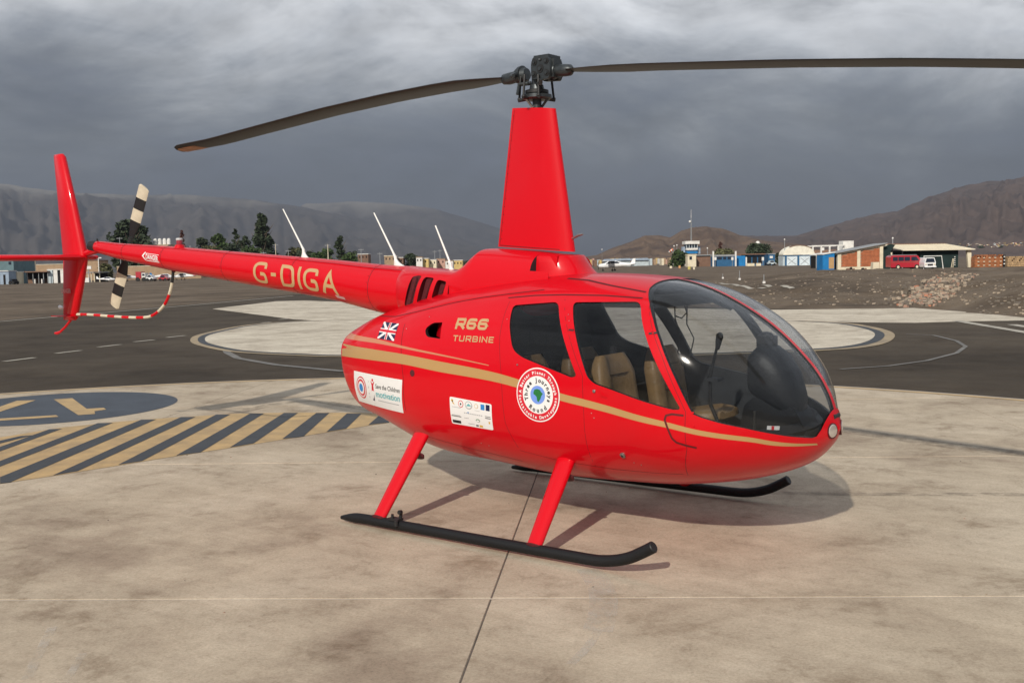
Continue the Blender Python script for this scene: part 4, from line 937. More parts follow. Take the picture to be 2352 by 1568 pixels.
q = MB(); o = Vector((.7, -.7, 0)); q.tube([o*.05+Vector((0, 0, 3.235)), o*.15+Vector((0, 0, 3.225)), o*.17+Vector((0, 0, 3.25))], [.02, .018, .014], 8); q.tube([(-.03, -.03, 3.25), (-.12, -.06, 3.245), (-.13, -.07, 3.17)], [.016, .016, .012], 8); q.build('scissor_link', GUN, sw, True)

# landing gear
for s in (-1, 1):
    y = s*1.084; sk = empty('landing_skid', (0, 0, 0)); sk.parent = HELI
    pts = [(-1.10, .034), (-1.0, .046), (-.85, .055), (-.5, .056), (.2, .058), (.9, .062), (1.08, .063), (1.18, .069), (1.28, .088), (1.375, .120), (1.46, .165), (1.535, .210)]
    q = MB(); q.tube([(a, y, b) for a, b in spl(pts, 4)], [max(.014, min(.0365, .014+(i)*.0042)) for i in range(4*11+1)], 18); q.build('skid_tube', SKID, sk, True, 50)
    q = MB(); q.tube([(1.533, y, .2085), (1.540, y, .213)], [.0365, .031], 18); q.build('skid_cap', BLACK, sk, True)
    if s < 0 or True:
        q = MB(); q.box(-.60, -.50, y-.03, y+.03, .088, .104); q.tube([(-.56, y-.02, .10), (-.56, y-.02, .135)], .010, 8); q.tube([(-.52, y+.02, .10), (-.51, y+.02, .150)], .012, 8); q.tube([(-.51, y+.02, .148), (-.51, y-.005, .150)], .016, 8); q.tube([(-.50, y-.045, .06), (-.50, y-.046, .10)], .014, 8); q.build('wheel_bracket', BLACK, sk, True)
    for x, xt, zt in ((-.715, -.71, .62), (.664, .625, .60)):
        yt = s*.60; rr = []
        for t in np.linspace(0, 1, 8):
            c = Vector((x+(xt-x)*t, y+(yt-y)*t, .075+(zt-.075)*t)); w, th = .056+.016*t, .030+.008*t; dirn = Vector((0, yt-y, zt-.075)).normalized(); nn = Vector((0, -dirn.z, dirn.y))
            rr.append([c+Vector((1, 0, 0))*(math.cos(a)*w)+nn*math.sin(a)*th for a in np.linspace(0, 2*math.pi, 24, endpoint=False)])
        q = MB(); q.rings(rr); q.build('skid_strut', RED, HELI, True, 60)
        q = MB(); rr2 = [[c0+(v-c0)*k for v in R] for (c0, R, k) in ((sum(rr[0], Vector())/24, rr[0], 1.12), (sum(rr[1], Vector())/24, [v for v in rr[0]], 1.0))]; c0 = sum(rr[0], Vector())/24; rr2 = [[c0+(v-c0)*1.15+Vector((0, 0, -.01)) for v in rr[0]], [c0+(v-c0)*1.12+Vector((0, 0, .012)) for v in rr[0]]]; q.rings(rr2); q.build('strut_clamp', DKRED, HELI, True, 60)
        cT = sum(rr[-2], Vector())/24; q = MB(); q.rings([[cT+(v-cT)*1.16+Vector((0, 0, dz)) for v in rr[-2]] for dz in (-.075, -.055)]); q.build('strut_collar', DKRED, HELI, True, 60)
        q = MB()

# cabin
q = MB(); R = section(crom(ST, 10)[55], 60, .035); R = [(0.03, v[1], v[2]) for v in section([0.03, 1.805, .39, .735, .985, 2.65, 2.4], 60, .035)]; R2 = [(0.0, v[1], v[2]) for v in R]; q.rings([R2, R]); q.build('rear_bulkhead', LINING, HELI)
q = MB(); q.prism([(.03, .56), (1.70, .58), (2.0, .68), (2.0, .71), (1.7, .61), (.03, .59)], 1, -.40, .40); q.build('cabin_floor', DARKPL, HELI, fix=True)
q = MB(); q.prism([(.65, .68), (.70, .68), (.74, 1.0), (.69, 1.0)], 1, -.58, .58); q.build('seat_bulkhead', LINING, HELI, fix=True)
q = MB(); q.prism(rounded([(.05, 1.72), (1.16, 1.765), (1.18, 1.69), (.05, 1.64)], .02), 1, -.30, .30); q.build('headliner', LINING, HELI, fix=True)
q = MB(); q.box(1.165, 1.245, -.50, .50, 1.60, 1.68); q.tube([(1.2, -.5, 1.62), (1.28, -.62, 1.56)], .03, 8); q.tube([(1.2, .5, 1.62), (1.28, .62, 1.56)], .03, 8); q.build('roof_bow', LINING, HELI)
def seat(x, y, z, lean=-.30, w=.24, h=.60):
    e = empty('seat', (x, y, z)); e.parent = HELI
    # lofted, padded back and cushion
    def pad(name, L_, wid, th, M, wing=.025):
        q = MB(); rr = []
        for t in np.linspace(0, 1, 12):
            k = min(1, (t*12+.35)**.5*.9, ((1-t)*9+.25)**.5*.62); R = []
            for a in np.linspace(0, 2*math.pi, 28, endpoint=False):
                u = math.copysign(abs(math.cos(a))**.55, math.cos(a)); v = math.copysign(abs(math.sin(a))**.6, math.sin(a)); ridge = wing*(abs(u) > .62)*(v > 0)
                R.append(M @ Vector((v*th*k+ridge, u*wid*min(1, .55+.45*k), t*L_)))
            rr.append(R)
        q.rings(rr); o = q.build(name, TAN, e, True, 60); return o
    back = Matrix.Translation((0, 0, .12)) @ Matrix.Rotation(lean, 4, 'Y'); pad('backrest', h, w, .055, back)
    cush = Matrix.Translation((.02, 0, .10)) @ Matrix.Rotation(math.radians(80), 4, 'Y') @ Matrix.Rotation(math.pi, 4, 'Z'); pad('seat_cushion', .46, w, .06, cush, .02)
    q = MB(); q.prism([(0, .0), (.42, .0), (.44, .06), (.0, .06)], 1, -w*.8, w*.8); q.build('seat_box', LINING, e, fix=True)
    q = MB(); 
    for v in (.22, .40): 
        a, b = back @ Vector((.062, -w*.55, v)), back @ Vector((.062, w*.55, v)); q.tube([a, b], .004, 5)
    q.build('seam', mat('dark_seam', (.10, .06, .03), .7) if 'dark_seam' not in bpy.data.materials else bpy.data.materials['dark_seam'], e)
    return e
for y in (-.37, .37): seat(.90, y, .62, -.16, .235, .54)
for y in (-.36, .36): seat(.17, y, .62, -.14, .235, .50)
# belts
BELT = mat('black_webbing', (.012, .012, .014), .8)
for y in (-.30, .34):
    q = MB(); q.box(.80, .83, y-.02, y+.02, .8, 1.32); q.build('shoulder_belt', BELT, HELI)
# console, glare shield, instruments
q = MB(); q.prism(rounded([(1.62, .56), (2.06, .60), (2.13, .78), (2.04, .95), (1.78, 1.02), (1.70, .96)], .04), 1, -.13, .13); q.build('centre_console', DARKPL, HELI, fix=True)
cp = empty('instrument_panel', (0, 0, 0)); cp.parent = HELI
q = MB(); rr = []
for x, z0, z1, w in [(1.735, 1.02, 1.25, .155), (1.745, 1.01, 1.315, .185), (1.78, .99, 1.35, .195), (1.85, .95, 1.345, .190), (1.93, .90, 1.29, .175), (2.0, .88, 1.19, .14), (2.05, .9, 1.06, .08)]:
    rr.append([(x, w*math.copysign(abs(math.cos(a))**.7, math.cos(a)), (z0+z1)/2+(z1-z0)/2*math.copysign(abs(math.sin(a))**.75, math.sin(a))) for a in np.linspace(0, 2*math.pi, 32, endpoint=False)])
q.rings(rr); q.build('glare_shield', DARKPL, cp, True, 40)
q = MB(); q.box(1.75, 1.86, -.045, .045, 1.33, 1.405); q.ball((1.80, .0, 1.40), .05, 12, 8, .6); q.build('compass_hood', BLACK, cp, True)
for (y, z) in [(-.10, 1.24), (0, 1.25), (.10, 1.24), (-.10, 1.13), (0, 1.13), (.10, 1.13)]:
    q = MB(); q.tube([(1.734, y, z), (1.727, y, z)], [.045, .045], 20); q.build('dial', BLACK, cp, True)
q = MB(); rr = []
for y in np.linspace(-.56, .56, 20):      # shelf that sweeps round inside the nose
    k = math.sqrt(max(0, 1-(y/.80)**2)); x = 1.50+.62*k
    rr.append([(x-.12, y, .80), (x-.04, y, .865), (x+.0, y, .82), (x-.02, y, .74), (x-.10, y, .74)])
q.rings(rr); q.build('nose_shelf', DARKPL, HELI, True, 30)
for y in (-.33, -.23, .25, .35):
    q = MB(); q.tube([(1.96, y, .63), (1.93, y, .78)], .010, 8); q.box(1.915, 1.935, y-.035, y+.035, .74, .82); q.build('pedal', STEEL, HELI)
cy = empty('cyclic_stick', (0, 0, 0)); cy.parent = HELI
q = MB(); q.tube([(1.55, 0, .60), (1.40, 0, .92), (1.395, 0, 1.10), (1.455, 0, 1.34)], [.014, .013, .011, .010], 10); q.build('stick', BLACK, cy, True)
q = MB(); q.tube([(1.452, 0, 1.30), (1.463, 0, 1.36), (1.47, 0, 1.40), (1.478, 0, 1.412)], [.014, .023, .024, .012], 10); q.ball((1.480, -.008, 1.385), .020, 8, 6); q.ball((1.456, 0, 1.322), .017, 8, 6); q.build('grip', BLACK, cy, True)
q = MB(); q.box(1.385, 1.475, -.05, .05, 1.085, 1.105); q.build('yoke_plate', LINING, cy)
vent = MB(); vent.tube([(1.50+.035*math.cos(t), -.63, 1.06+.035*math.sin(t)) for t in np.linspace(0, 6.2832, 20)], .006, 6); vent.build('air_vent', BLACK, HELI, True); vent = MB(); vent.tube([(1.60+.03*math.cos(t), .62, 1.13+.03*math.sin(t)) for t in np.linspace(0, 6.2832, 20)], .007, 6); vent.build('air_vent', STEEL, HELI, True)
ex = MB(); ex.tube([(1.83, -.28, .68), (1.86, -.34, .95)], .008, 8); ex.build('belt_buckle_stay', STEEL, HELI, True)
st = MB(); st.box(2.03, 2.10, -.405, -.40, .865, .895); 
q = MB(); q.add([proj_side(x, z, -.014) for x, z in [(2.03, .875), (2.085, .868), (2.087, .892), (2.032, .899)]], [(0, 1, 2, 3)]); q.build('cabin_placard', WHITE, HELI)
q = MB(); q.add([proj_side(x, z, -.013) for x, z in [(2.05, .872), (2.062, .871), (2.063, .894), (2.051, .896)]], [(0, 1, 2, 3)]); q.build('cabin_placard', REDINK, HELI)
# headset left hanging in the doorway
hs = empty('headset', (1.08, .10, 1.62), 0, 'black headset with looped cord hanging from the cabin roof behind the front door window', 'headset')
q = MB(); q.tube([(.0, 0, .03), (.01, -.01, -.12), (.04, 0, -.22), (.02, .01, -.36), (.05, .02, -.46)], .005, 6); q.tube([(.05, .02, .03), (.08, .03, -.08), (.05, .01, -.12), (.0, .0, -.10)], .005, 6); q.tube([(.10, .0, .03), (.09, .01, -.16), (.14, .02, -.26), (.11, .01, -.40)], .005, 6); q.build('cord', BLACK, hs, True)
q = MB(); q.ball((.03, .0, .01), .032, 10, 8, 1.1); q.build('ear_cup', BLACK, hs, True); q = MB(); q.ball((.09, .04, .005), .032, 10, 8, 1.1); q.build('ear_cup', BLACK, hs, True); q = MB(); q.tube([(.03, 0, .03), (.06, .02, .06), (.09, .04, .03)], .007, 6); q.build('headband', BLACK, hs, True)
BM0.free()

# ------------------------------------------------------------------ hills
def rock(name, a, b, c, sc_=.004, hi=None, zlo=0, zhi=1):
    m = mat(name, a, .95, spec=.1, col2=b, vscale=sc_, detail=12, aniso_pos=True)
    nt = m.node_tree; L = nt.links; p = nt.nodes['Principled BSDF']
    if hi:
        g = nt.nodes.new('ShaderNodeNewGeometry'); sx = nt.nodes.new('ShaderNodeSeparateXYZ'); L.new(g.outputs['Position'], sx.inputs[0]); n = nt.nodes.new('ShaderNodeTexNoise'); n.inputs['Scale'].default_value = .0022; n.inputs['Detail'].default_value = 10; L.new(g.outputs['Position'], n.inputs['Vector'])
        ad = nt.nodes.new('ShaderNodeMath'); ad.operation = 'MULTIPLY_ADD'; L.new(n.outputs['Fac'], ad.inputs[0]); ad.inputs[1].default_value = (zhi-zlo)*2.2; L.new(sx.outputs[2], ad.inputs[2])
        mr = nt.nodes.new('ShaderNodeMapRange'); mr.inputs['From Min'].default_value = zlo+(zhi-zlo)*1.1; mr.inputs['From Max'].default_value = zhi+(zhi-zlo)*1.1; L.new(ad.outputs[0], mr.inputs[0])
        mx = nt.nodes.new('ShaderNodeMix'); mx.data_type = 'RGBA'; L.new(mr.outputs[0], mx.inputs[0]); src = p.inputs['Base Color'].links[0].from_socket; L.new(src, mx.inputs[6]); mx.inputs[7].default_value = (*hi, 1); L.new(mx.outputs[2], p.inputs['Base Color'])
    return m
def hill(name, prof, D0, D1, D2, m, amp, nf, nu=260, nv=46, seed=0, back=6):
    xs = [p[0] for p in prof]; ys = [p[1] for p in prof]; V = []; F = []
    for i in range(nu):
        X = xs[0]+(xs[-1]-xs[0])*i/(nu-1); y = float(np.interp(X, xs, ys)); d = ray(X, y); k = math.hypot(d[0], d[1]); ux, uy = d[0]/k, d[1]/k; zc = CAM[2]+d[2]/k*D1
        zc = max(zc, 0.5)
        edge = min(1, (i/(nu-1))*14, (1-i/(nu-1))*14)
        for j in range(nv+back):
            t = j/(nv-1); D = D0+(D1-D0)*t if t <= 1 else D1+(D2-D1)*(t-1)*(nv-1)/back
            if t <= 1: z = zc*(t**1.25)
            else: z = zc*(1-.8*(t-1)*(nv-1)/back)
            p = Vector((CAM[0]+ux*D, CAM[1]+uy*D, 0)); q = p*nf+Vector((seed, 0, 0))
            r = noise.ridged_multi_fractal(q*2.2, .8, 2.1, 7, 1.0, 2.0)-1.0; r2 = noise.fractal(q*9, .6, 2.2, 6)
            # spurs running down to the plain
            sp = .6*abs(math.sin(X*.021+seed+2.2*noise.noise(Vector((X*.006, t*2, seed)))))+.4*abs(math.sin(X*.075+3*noise.noise(Vector((X*.02, t*4, seed)))))
            w = math.sin(min(1, t)*math.pi)**.7 if t <= 1 else 0
            z = z+zc*amp*(r*.5*(w+.12*t)+r2*.16*(w+.15*t))*edge-zc*amp*.5*(sp-.5)*w*edge
            V.append((p.x, p.y, max(z, -.6) if j else -1.0))
    n = nv+back
    for i in range(nu-1):
        for j in range(n-1): a = i*n+j; F.append((a, a+n, a+n+1, a+1))
    o = mesh(name, V, F, m, smooth=True); tag(o, kind='structure')
    return o
RK1 = rock('far_range_rock', (.105, .092, .082), (.060, .054, .050), None, .0034, (.28, .26, .23), 490, 640)  # low rock albedo also carries the cloud shade over the range
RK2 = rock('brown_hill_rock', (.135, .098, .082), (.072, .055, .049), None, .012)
RK3 = rock('sunlit_hill_rock', (.185, .125, .082), (.085, .058, .045), None, .016)  # sunshine on this hill is put into its lighter rock colour
hill('far_mountain_range', [(-900, 470), (-300, 436), (0, 424), (60, 432), (150, 440), (300, 446), (450, 450), (600, 462), (700, 476), (800, 500), (900, 512), (1050, 545), (1150, 575), (1230, 600)], 4200, 8200, 10800, RK1, .26, .0006, 300, 60, 3)
hill('far_mountain_range', [(560, 560), (700, 468), (800, 463), (900, 468), (1000, 480), (1130, 520), (1260, 556), (1330, 590)], 7600, 9600, 11300, RK1, .20, .0006, 120, 30, 9)
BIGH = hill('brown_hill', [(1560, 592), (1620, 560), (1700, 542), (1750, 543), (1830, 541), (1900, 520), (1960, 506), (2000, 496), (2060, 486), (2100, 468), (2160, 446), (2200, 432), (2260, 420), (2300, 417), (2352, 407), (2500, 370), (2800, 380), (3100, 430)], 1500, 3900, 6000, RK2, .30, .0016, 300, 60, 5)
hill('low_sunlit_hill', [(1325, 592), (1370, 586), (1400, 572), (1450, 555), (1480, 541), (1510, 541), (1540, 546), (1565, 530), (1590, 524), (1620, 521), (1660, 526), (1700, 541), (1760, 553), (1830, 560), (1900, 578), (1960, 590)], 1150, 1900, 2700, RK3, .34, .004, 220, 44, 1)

# ------------------------------------------------------------------ buildings and the rest of the airfield
class Site:
    """a thing standing on the ground: picture columns x0..x1, D metres off; its parts are given in picture units and become metres"""
    def __init__(s, name, x0, x1, D, label, cat, group=None, z=None):
        s.xc = (x0+x1)/2; s.D = D; p = at(s.xc, 600, D); s.dep = (p.x-CAM[0])*_f[0]/math.cos(PITCH)+(p.y-CAM[1])*_f[1]/math.cos(PITCH); s.S = s.dep/FPX
        s.z = gz(p.x, p.y) if z is None else z; s.o = empty(name, (p.x, p.y, s.z), FACE, label, cat, group)
    def X(s, x): return (x-s.xc)*s.S
    def Z(s, y): return at(s.xc, y, s.D).z-s.z
    def box(s, name, x0, x1, yt, yb, m, d0=0.0, d1=6.0, parent=None):
        q = MB(); q.box(s.X(x0), s.X(x1), d0, d1, 0 if yb is None else s.Z(yb), s.Z(yt)); return q.build(name, m, parent or s.o)
    def poly(s, name, pts, m, d0=0.0, d1=6.0, parent=None):
        q = MB(); q.prism([(s.X(x), s.Z(y) if y is not None else 0) for x, y in pts], 1, d0, d1); return q.build(name, m, parent or s.o, fix=True)
def wallm(n, c, v=.15, s=.8): return mat(n, c, .85, spec=.2, var=v, vscale=s, detail=8)
CREAM = wallm('cream_render', (.72, .64, .48)); WHW = wallm('white_render', (.74, .72, .68)); TANW = wallm('tan_adobe', (.36, .25, .16)); TEALW = wallm('teal_wall', (.13, .20, .22)); PBW = wallm('pale_blue_wall', (.48, .55, .58))
DKW = wallm('dark_opening', (.018, .016, .016)); BRNW = wallm('brown_wall', (.20, .12, .085)); BLW = wallm('blue_wall', (.035, .12, .24)); BLW2 = wallm('bright_blue_wall', (.02, .19, .46)); DGRN = wallm('dark_green_sheet', (.018, .034, .033)); ROOFC = mat('cream_roof_sheet', (.78, .70, .54), .6, var=.08, vscale=.6)
BRK = wallm('red_brick', (.42, .14, .065), .25, 2.5); BRK2 = wallm('orange_brick', (.40, .15, .06), .35, 3); GLZ = mat('dark_glazing', (.02, .03, .05), .1); GREYW = wallm('grey_steel', (.30, .31, .32)); ROOFB = wallm('blue_grey_roof', (.30, .37, .46)); LEAF = mat('dark_green_leaves', (.045, .065, .028), .7, col2=(.022, .034, .016), vscale=1.1); LEAF2 = mat('bright_green_leaves', (.060, .10, .022), .7, col2=(.028, .05, .014), vscale=1.1); LEAFR = mat('rust_brown_leaves', (.13, .055, .04), .8, var=.4, vscale=1.1)
BARK = mat('grey_bark', (.12, .09, .065), .9, var=.3); PLW = mat('aircraft_white', (.80, .80, .80), .3, coat=.6); REDB = mat('red_bus_paint', (.42, .015, .03), .35, coat=.7); TYRE = mat('tyre', (.015, .015, .015), .8)
OLIVE = mat('olive_leaves', (.10, .10, .04), .8, var=.35, vscale=1)

def tree(name, x0, x1, yt, D, label, leaf=None, shape='round', n=1500, seed=1, group='trees behind the airfield'):
    n = int(n*1.9); x0, x1 = (x0+x1)/2-(x1-x0)*.62, (x0+x1)/2+(x1-x0)*.62; s = Site(name, x0, x1, D, label, 'tree', group); r = random.Random(seed); w = (x1-x0)*s.S/2; H = s.Z(yt); th = H*.16
    q = MB(); q.tube([(0, 0, -.3), (.1, 0, H*.3), (-.05, .05, H*.6), (0, 0, H*.85)], [w*.12+.12, w*.08+.08, w*.05+.05, .04], 8)
    for k in range(7):
        a = r.uniform(0, 6.28); h = H*r.uniform(.25, .65); q.tube([(0, 0, h), (math.cos(a)*w*.4, math.sin(a)*w*.4, h+H*.1), (math.cos(a)*w*.7, math.sin(a)*w*.7, h+H*.22)], [w*.035+.04, w*.025+.02, .02], 5)
    q.build('trunk', BARK, s.o)
    lobes = []
    for k in range(34):
        t = r.random()
        if shape == 'round': z = th+(H-th)*(.08+.87*t); k_ = math.sin(math.pi*min(1, .10+.86*t))**.6
        elif shape == 'tall': z = th*.5+(H-th*.5)*(.04+.94*t); k_ = (1-t)**.45*.95*(.55+.6*r.random())
        else: z = H*(.1+.75*t); k_ = 1-.35*t
        a = r.uniform(0, 6.28); d = r.uniform(.15, .75)*w*k_; lobes.append((Vector((math.cos(a)*d, math.sin(a)*d, z)), w*r.uniform(.28, .50)*(k_*.8+.2)))
    V = []; F = []
    for k in range(n):
        c, R = r.choice(lobes); v = Vector((r.gauss(0, 1), r.gauss(0, 1), r.gauss(0, 1))).normalized()*R*r.uniform(.55, 1.08); v.z *= .85; p = c+v
        p.z = min(max(p.z, th*.35), H); sz = r.uniform(.5, 1.15)*max(.38, w*.15); a = Vector((r.uniform(-1, 1), r.uniform(-1, 1), r.uniform(-.6, .6))).normalized()*sz; b = Vector((r.uniform(-1, 1), r.uniform(-1, 1), r.uniform(-1, 1))).normalized()*sz*.7
        i = len(V); V += [p-a, p-b, p+a, p+b]; F.append((i, i+1, i+2, i+3))
    mesh('crown', V, F, leaf or LEAF, s.o); return s.o

# -- right-hand side
# control tower
s = Site('control_tower', 1574, 1607, 400, 'white control tower with a dark glazed cab standing left of the blue buildings', 'control tower')
s.box('tower_shaft', 1579, 1601, 574, None, WHW, 1, 6); s.box('shaft_band', 1577, 1603, 577, 582, BLW2, .5, 6.5); s.box('cab_base', 1577, 1603, 569.5, 574, WHW, .2, 6.8)
g = s.box('cab_glazing', 1577.5, 1602.5, 560.5, 569.5, GLZ, .5, 6.5)
for x in (1577, 1583, 1589, 1595, 1601.5): s.box('cab_mullion', x, x+1.4, 560.5, 569.5, PBW, .3, .5, g)
s.box('cab_roof', 1574, 1606.5, 553.5, 560.5, WHW, -.4, 7); s.box('side_frame', 1570, 1576, 566, 583, ROOFB, 2, 5); s.box('side_frame', 1604, 1611, 566, 583, ROOFB, 2, 5)
s = Site('radio_mast', 1583, 1593, 420, 'tall thin lattice radio mast with a white ball above the control tower', 'mast')
q = MB(); 
for dx, dy in ((-.35, 0), (.35, 0), (0, .5)): q.tube([(dx, dy, 0), (dx*.2, dy*.2, s.Z(498))], .08, 5)
q.build('mast_leg', GREYW, s.o)
q = MB(); 
for k in range(22):
    z0, z1 = s.Z(612-k*5), s.Z(612-(k+1)*5); a = .35*(1-k/26); q.tube([(-a, 0, z0), (a, 0, z1)], .04, 4); q.tube([(a, 0, z0), (-a, .3*a, z1)], .04, 4)
q.build('mast_bracing', GREYW, s.o); q = MB(); q.tube([(0, 0, s.Z(500)), (0, 0, s.Z(481))], [.10, .05], 5); q.build('mast_tip', WHW, s.o); q = MB(); q.ball((-.5, 0, s.Z(509)), .5, 10, 8); q.build('white_ball', WHW, s.o, True)
s = Site('gatehouse', 1579, 1600, 330, 'small cream hut with one window at the foot of the control tower', 'hut')
s.box('wall', 1579.5, 1599, 586, None, CREAM, 0, 4); s.box('parapet', 1578.5, 1600, 584, 586, CREAM, -.15, 4.2); s.box('window', 1583.5, 1589.5, 589, 596.5, GLZ, -.03, .1)
s = Site('brown_building', 1599, 1636, 335, 'low brown brick building between the cream hut and the white gate post', 'building')
s.box('wall', 1599, 1636, 590, None, BRNW, 0, 8); s.box('roof_slab', 1598, 1637, 585, 587, GREYW, -.3, 8); s.box('window_band', 1600, 1634, 587, 590, DKW, .2, 7)
for i, x in enumerate((1637, 1688.5)):
    s = Site('gate_post', x, x+3.4, 320, ['tall white gate post at the left of the blue gate', 'tall white gate post at the right of the blue gate'][i], 'post', 'white gate posts')
    s.box('shaft', x, x+3.2, 578, None, WHW, 0, .5); s.box('cap', x-.3, x+3.5, 576.8, 578, WHW, -.05, .55)
s = Site('blue_gate_building', 1641, 1688, 325, 'blue gate building between the two white posts', 'building')
s.box('wall', 1641, 1688, 589, None, BLW, 0, 6); s.box('roof', 1640.5, 1688, 585, 588.8, GREYW, -.2, 6.2)
for x0, x1 in ((1647, 1658), (1661, 1668), (1671, 1681)): s.box('window', x0, x1, 590, 596, GLZ, -.05, .1)
for i, x in enumerate((1643, 1682)):
    q = Site('lamp_box', x-2, x+3, 318, ['white lamp box in front of the left gate post', 'white lamp box in front of the right gate post'][i], 'lamp box', 'white lamp boxes at the gate'); q.box('box', x-2, x+2.6, 590.5, 597.5, WHW, 0, .4); q.box('pole', x, x+.7, 597.5, None, GREYW, .1, .25)
s = Site('blue_annex', 1692, 1760, 325, 'long blue annex with dark bays right of the white gate posts', 'building')
s.box('wall', 1692, 1712, 587, None, BLW2, 0, 6); s.box('wall', 1716, 1757, 585, None, BLW, 1, 8)
for x0, x1 in ((1717, 1727), (1730, 1740), (1743, 1752)): s.box('bay', x0, x1, 590, 606, DKW, .9, 1.1)
s.box('roof', 1691, 1758, 582.5, 585, BRNW, -.2, 8); s.box('pillar', 1712.5, 1715.5, 590, None, WHW, -.2, .4)
q = Site('lamp_box', 1750, 1755, 318, 'white lamp box in front of the blue annex', 'lamp box', 'white lamp boxes at the gate'); q.box('box', 1750, 1754.6, 590.5, 598.5, WHW, 0, .4); q.box('pole', 1752, 1752.7, 598.5, None, GREYW, .1, .25)
s = Site('low_barrier', 1716, 1748, 312, 'low pale concrete barrier in front of the blue annex', 'barrier'); s.box('barrier_block', 1716, 1733, 604.5, None, CREAM, 0, .6); s.box('barrier_block', 1737, 1748, 604.5, None, CREAM, 0, .6)
s = Site('blue_tank_house', 1763, 1782, 330, 'narrow blue house with white marks beside the dark bushes', 'building')
s.box('wall', 1765, 1780, 584, None, BLW, 0, 5); s.box('roof', 1764, 1781, 582, 584, GREYW, -.2, 5); s.box('window', 1768, 1775, 588, 593, WHW, -.05, .1); 
s = Site('parked_car', 1764, 1784, 316, 'small pale car parked in front of the narrow blue house', 'car')
def car(s, x0, x1, yt, body, long=True, wl=2.0):
    w = (x1-x0)*s.S; h = s.Z(yt); X0 = s.X(x0)
    q = MB(); q.prism(rounded([(X0, h*.28), (X0+w, h*.25), (X0+w, h*.55), (X0+w*.80, h*.60), (X0+w*.66, h), (X0+w*.28, h), (X0+w*.12, h*.62), (X0, h*.58)], h*.06), 1, 0, wl); q.build('body', body, s.o, fix=True)
    q = MB(); q.prism([(X0+w*.17, h*.63), (X0+w*.74, h*.62), (X0+w*.645, h*.93), (X0+w*.30, h*.93)], 1, -.02, wl+.02); q.build('window', GLZ, s.o, fix=True)
    for k in (.2, .78):
        q = MB(); q.tube([(X0+w*k, -.03, h*.24), (X0+w*k, .22, h*.24)], h*.24, 14); q.build('wheel', TYRE, s.o)
        q = MB(); q.tube([(X0+w*k, wl-.2, h*.24), (X0+w*k, wl+.03, h*.24)], h*.24, 14); q.build('wheel', TYRE, s.o)
car(s, 1765, 1783, 598, PBW)
# arch-roofed hangar
s = Site('arched_hangar', 1797, 1874, 300, 'round-roofed hangar with cream gable and pale blue braced doors', 'hangar')
arc = [(1797.5, 590), (1797.5, 585)]+[(1835.5+36*math.cos(t), 585-21*math.sin(t)) for t in np.linspace(math.pi, 0, 19)]+[(1873, 585), (1873, 590)]
DOMEW = wallm('cream_white_render', (.80, .76, .64)); s.poly('gable', arc[1:-1], DOMEW, 0, .4); s.poly('roof_shell', [(x, y-.3) for x, y in arc[1:-1]], DOMEW, .5, 5); s.poly('roof_trim', [(1835.5+37*math.cos(t), 584.5-22.3*math.sin(t)) for t in np.linspace(2.2, .7, 12)]+[(1835.5+36*math.cos(t), 585-21*math.sin(t)) for t in np.linspace(.7, 2.2, 12)], BRNW, -.1, .5)
s.box('lower_wall', 1798.5, 1872, 586.5, None, PBW, .1, 5); s.box('lintel', 1798, 1873, 586, 587.5, BLW, -.12, .1)
DOORW = wallm('door_white_sheet', (.66, .74, .78))
for x0, x1 in ((1806, 1831), (1836, 1860)):
    d = s.box('door', x0, x1, 588.5, 609.5, DOORW, -.05, .1)
    for a, b in (((x0+3, 592), (x1-3, 607)), ((x1-3, 592), (x0+3, 607))):
        q = MB(); q.tube([(s.X(a[0]), -.09, s.Z(a[1])), (s.X(b[0]), -.09, s.Z(b[1]))], .06, 4); q.build('door_brace', GREYW, d)
for x in (1803, 1831.5, 1860.5): s.box('door_pillar', x, x+3.6, 587.5, None, BLW, -.25, 0)
s = Site('white_frame_building', 1865, 1964, 330, 'unfinished white post and beam building with a white block on its roof', 'building')
s.box('floor_slab', 1865, 1964, 581, None, WHW, 0, 10); s.box('roof_beam', 1865, 1941, 562.5, 565, WHW, 0, .5); s.box('roof_beam', 1865, 1941, 562.5, 565, WHW, 9, 9.5)
for x in (1866, 1885, 1904.5, 1924, 1940): s.box('post', x, x+3, 565, 581, WHW, .0, .5)
s.box('back_wall', 1886, 1940, 573, 581, BRNW, 8, 8.4); s.box('stair_block', 1938.5, 1963, 553.6, 581, WHW, 1, 5); s.box('sheet_bundle', 1893, 1900, 568, 575, WHW, 3, 4)
s = Site('dark_shed', 1873, 1890, 180, 'small dark open shed between the arched hangar and the blue cabin', 'shed')
s.box('back_wall', 1874, 1889, 587, None, DKW, 0, 3); s.poly('roof', [(1872, 586.5), (1872, 585), (1891, 581), (1891, 583)], WHW, -.4, 3.2); s.box('side_post', 1873.5, 1875, 587, None, GREYW, -.3, 0)
s = Site('blue_cabin', 1889, 1917, 143, 'bright blue cabin with a tan door at the end of the brick hangar wall', 'cabin')
s.poly('wall', [(1889.5, None), (1889.5, 584.5), (1916.5, 580.5), (1916.5, None)], BLW2, 0, 2.6); s.poly('roof', [(1888.5, 584.8), (1888.5, 583.3), (1918, 579), (1918, 580.4)], WHW, -.15, 2.8); s.box('door', 1903.6, 1915.5, 591, 617, mat('tan_door', (.45, .28, .13), .7, var=.1), -.04, .1)
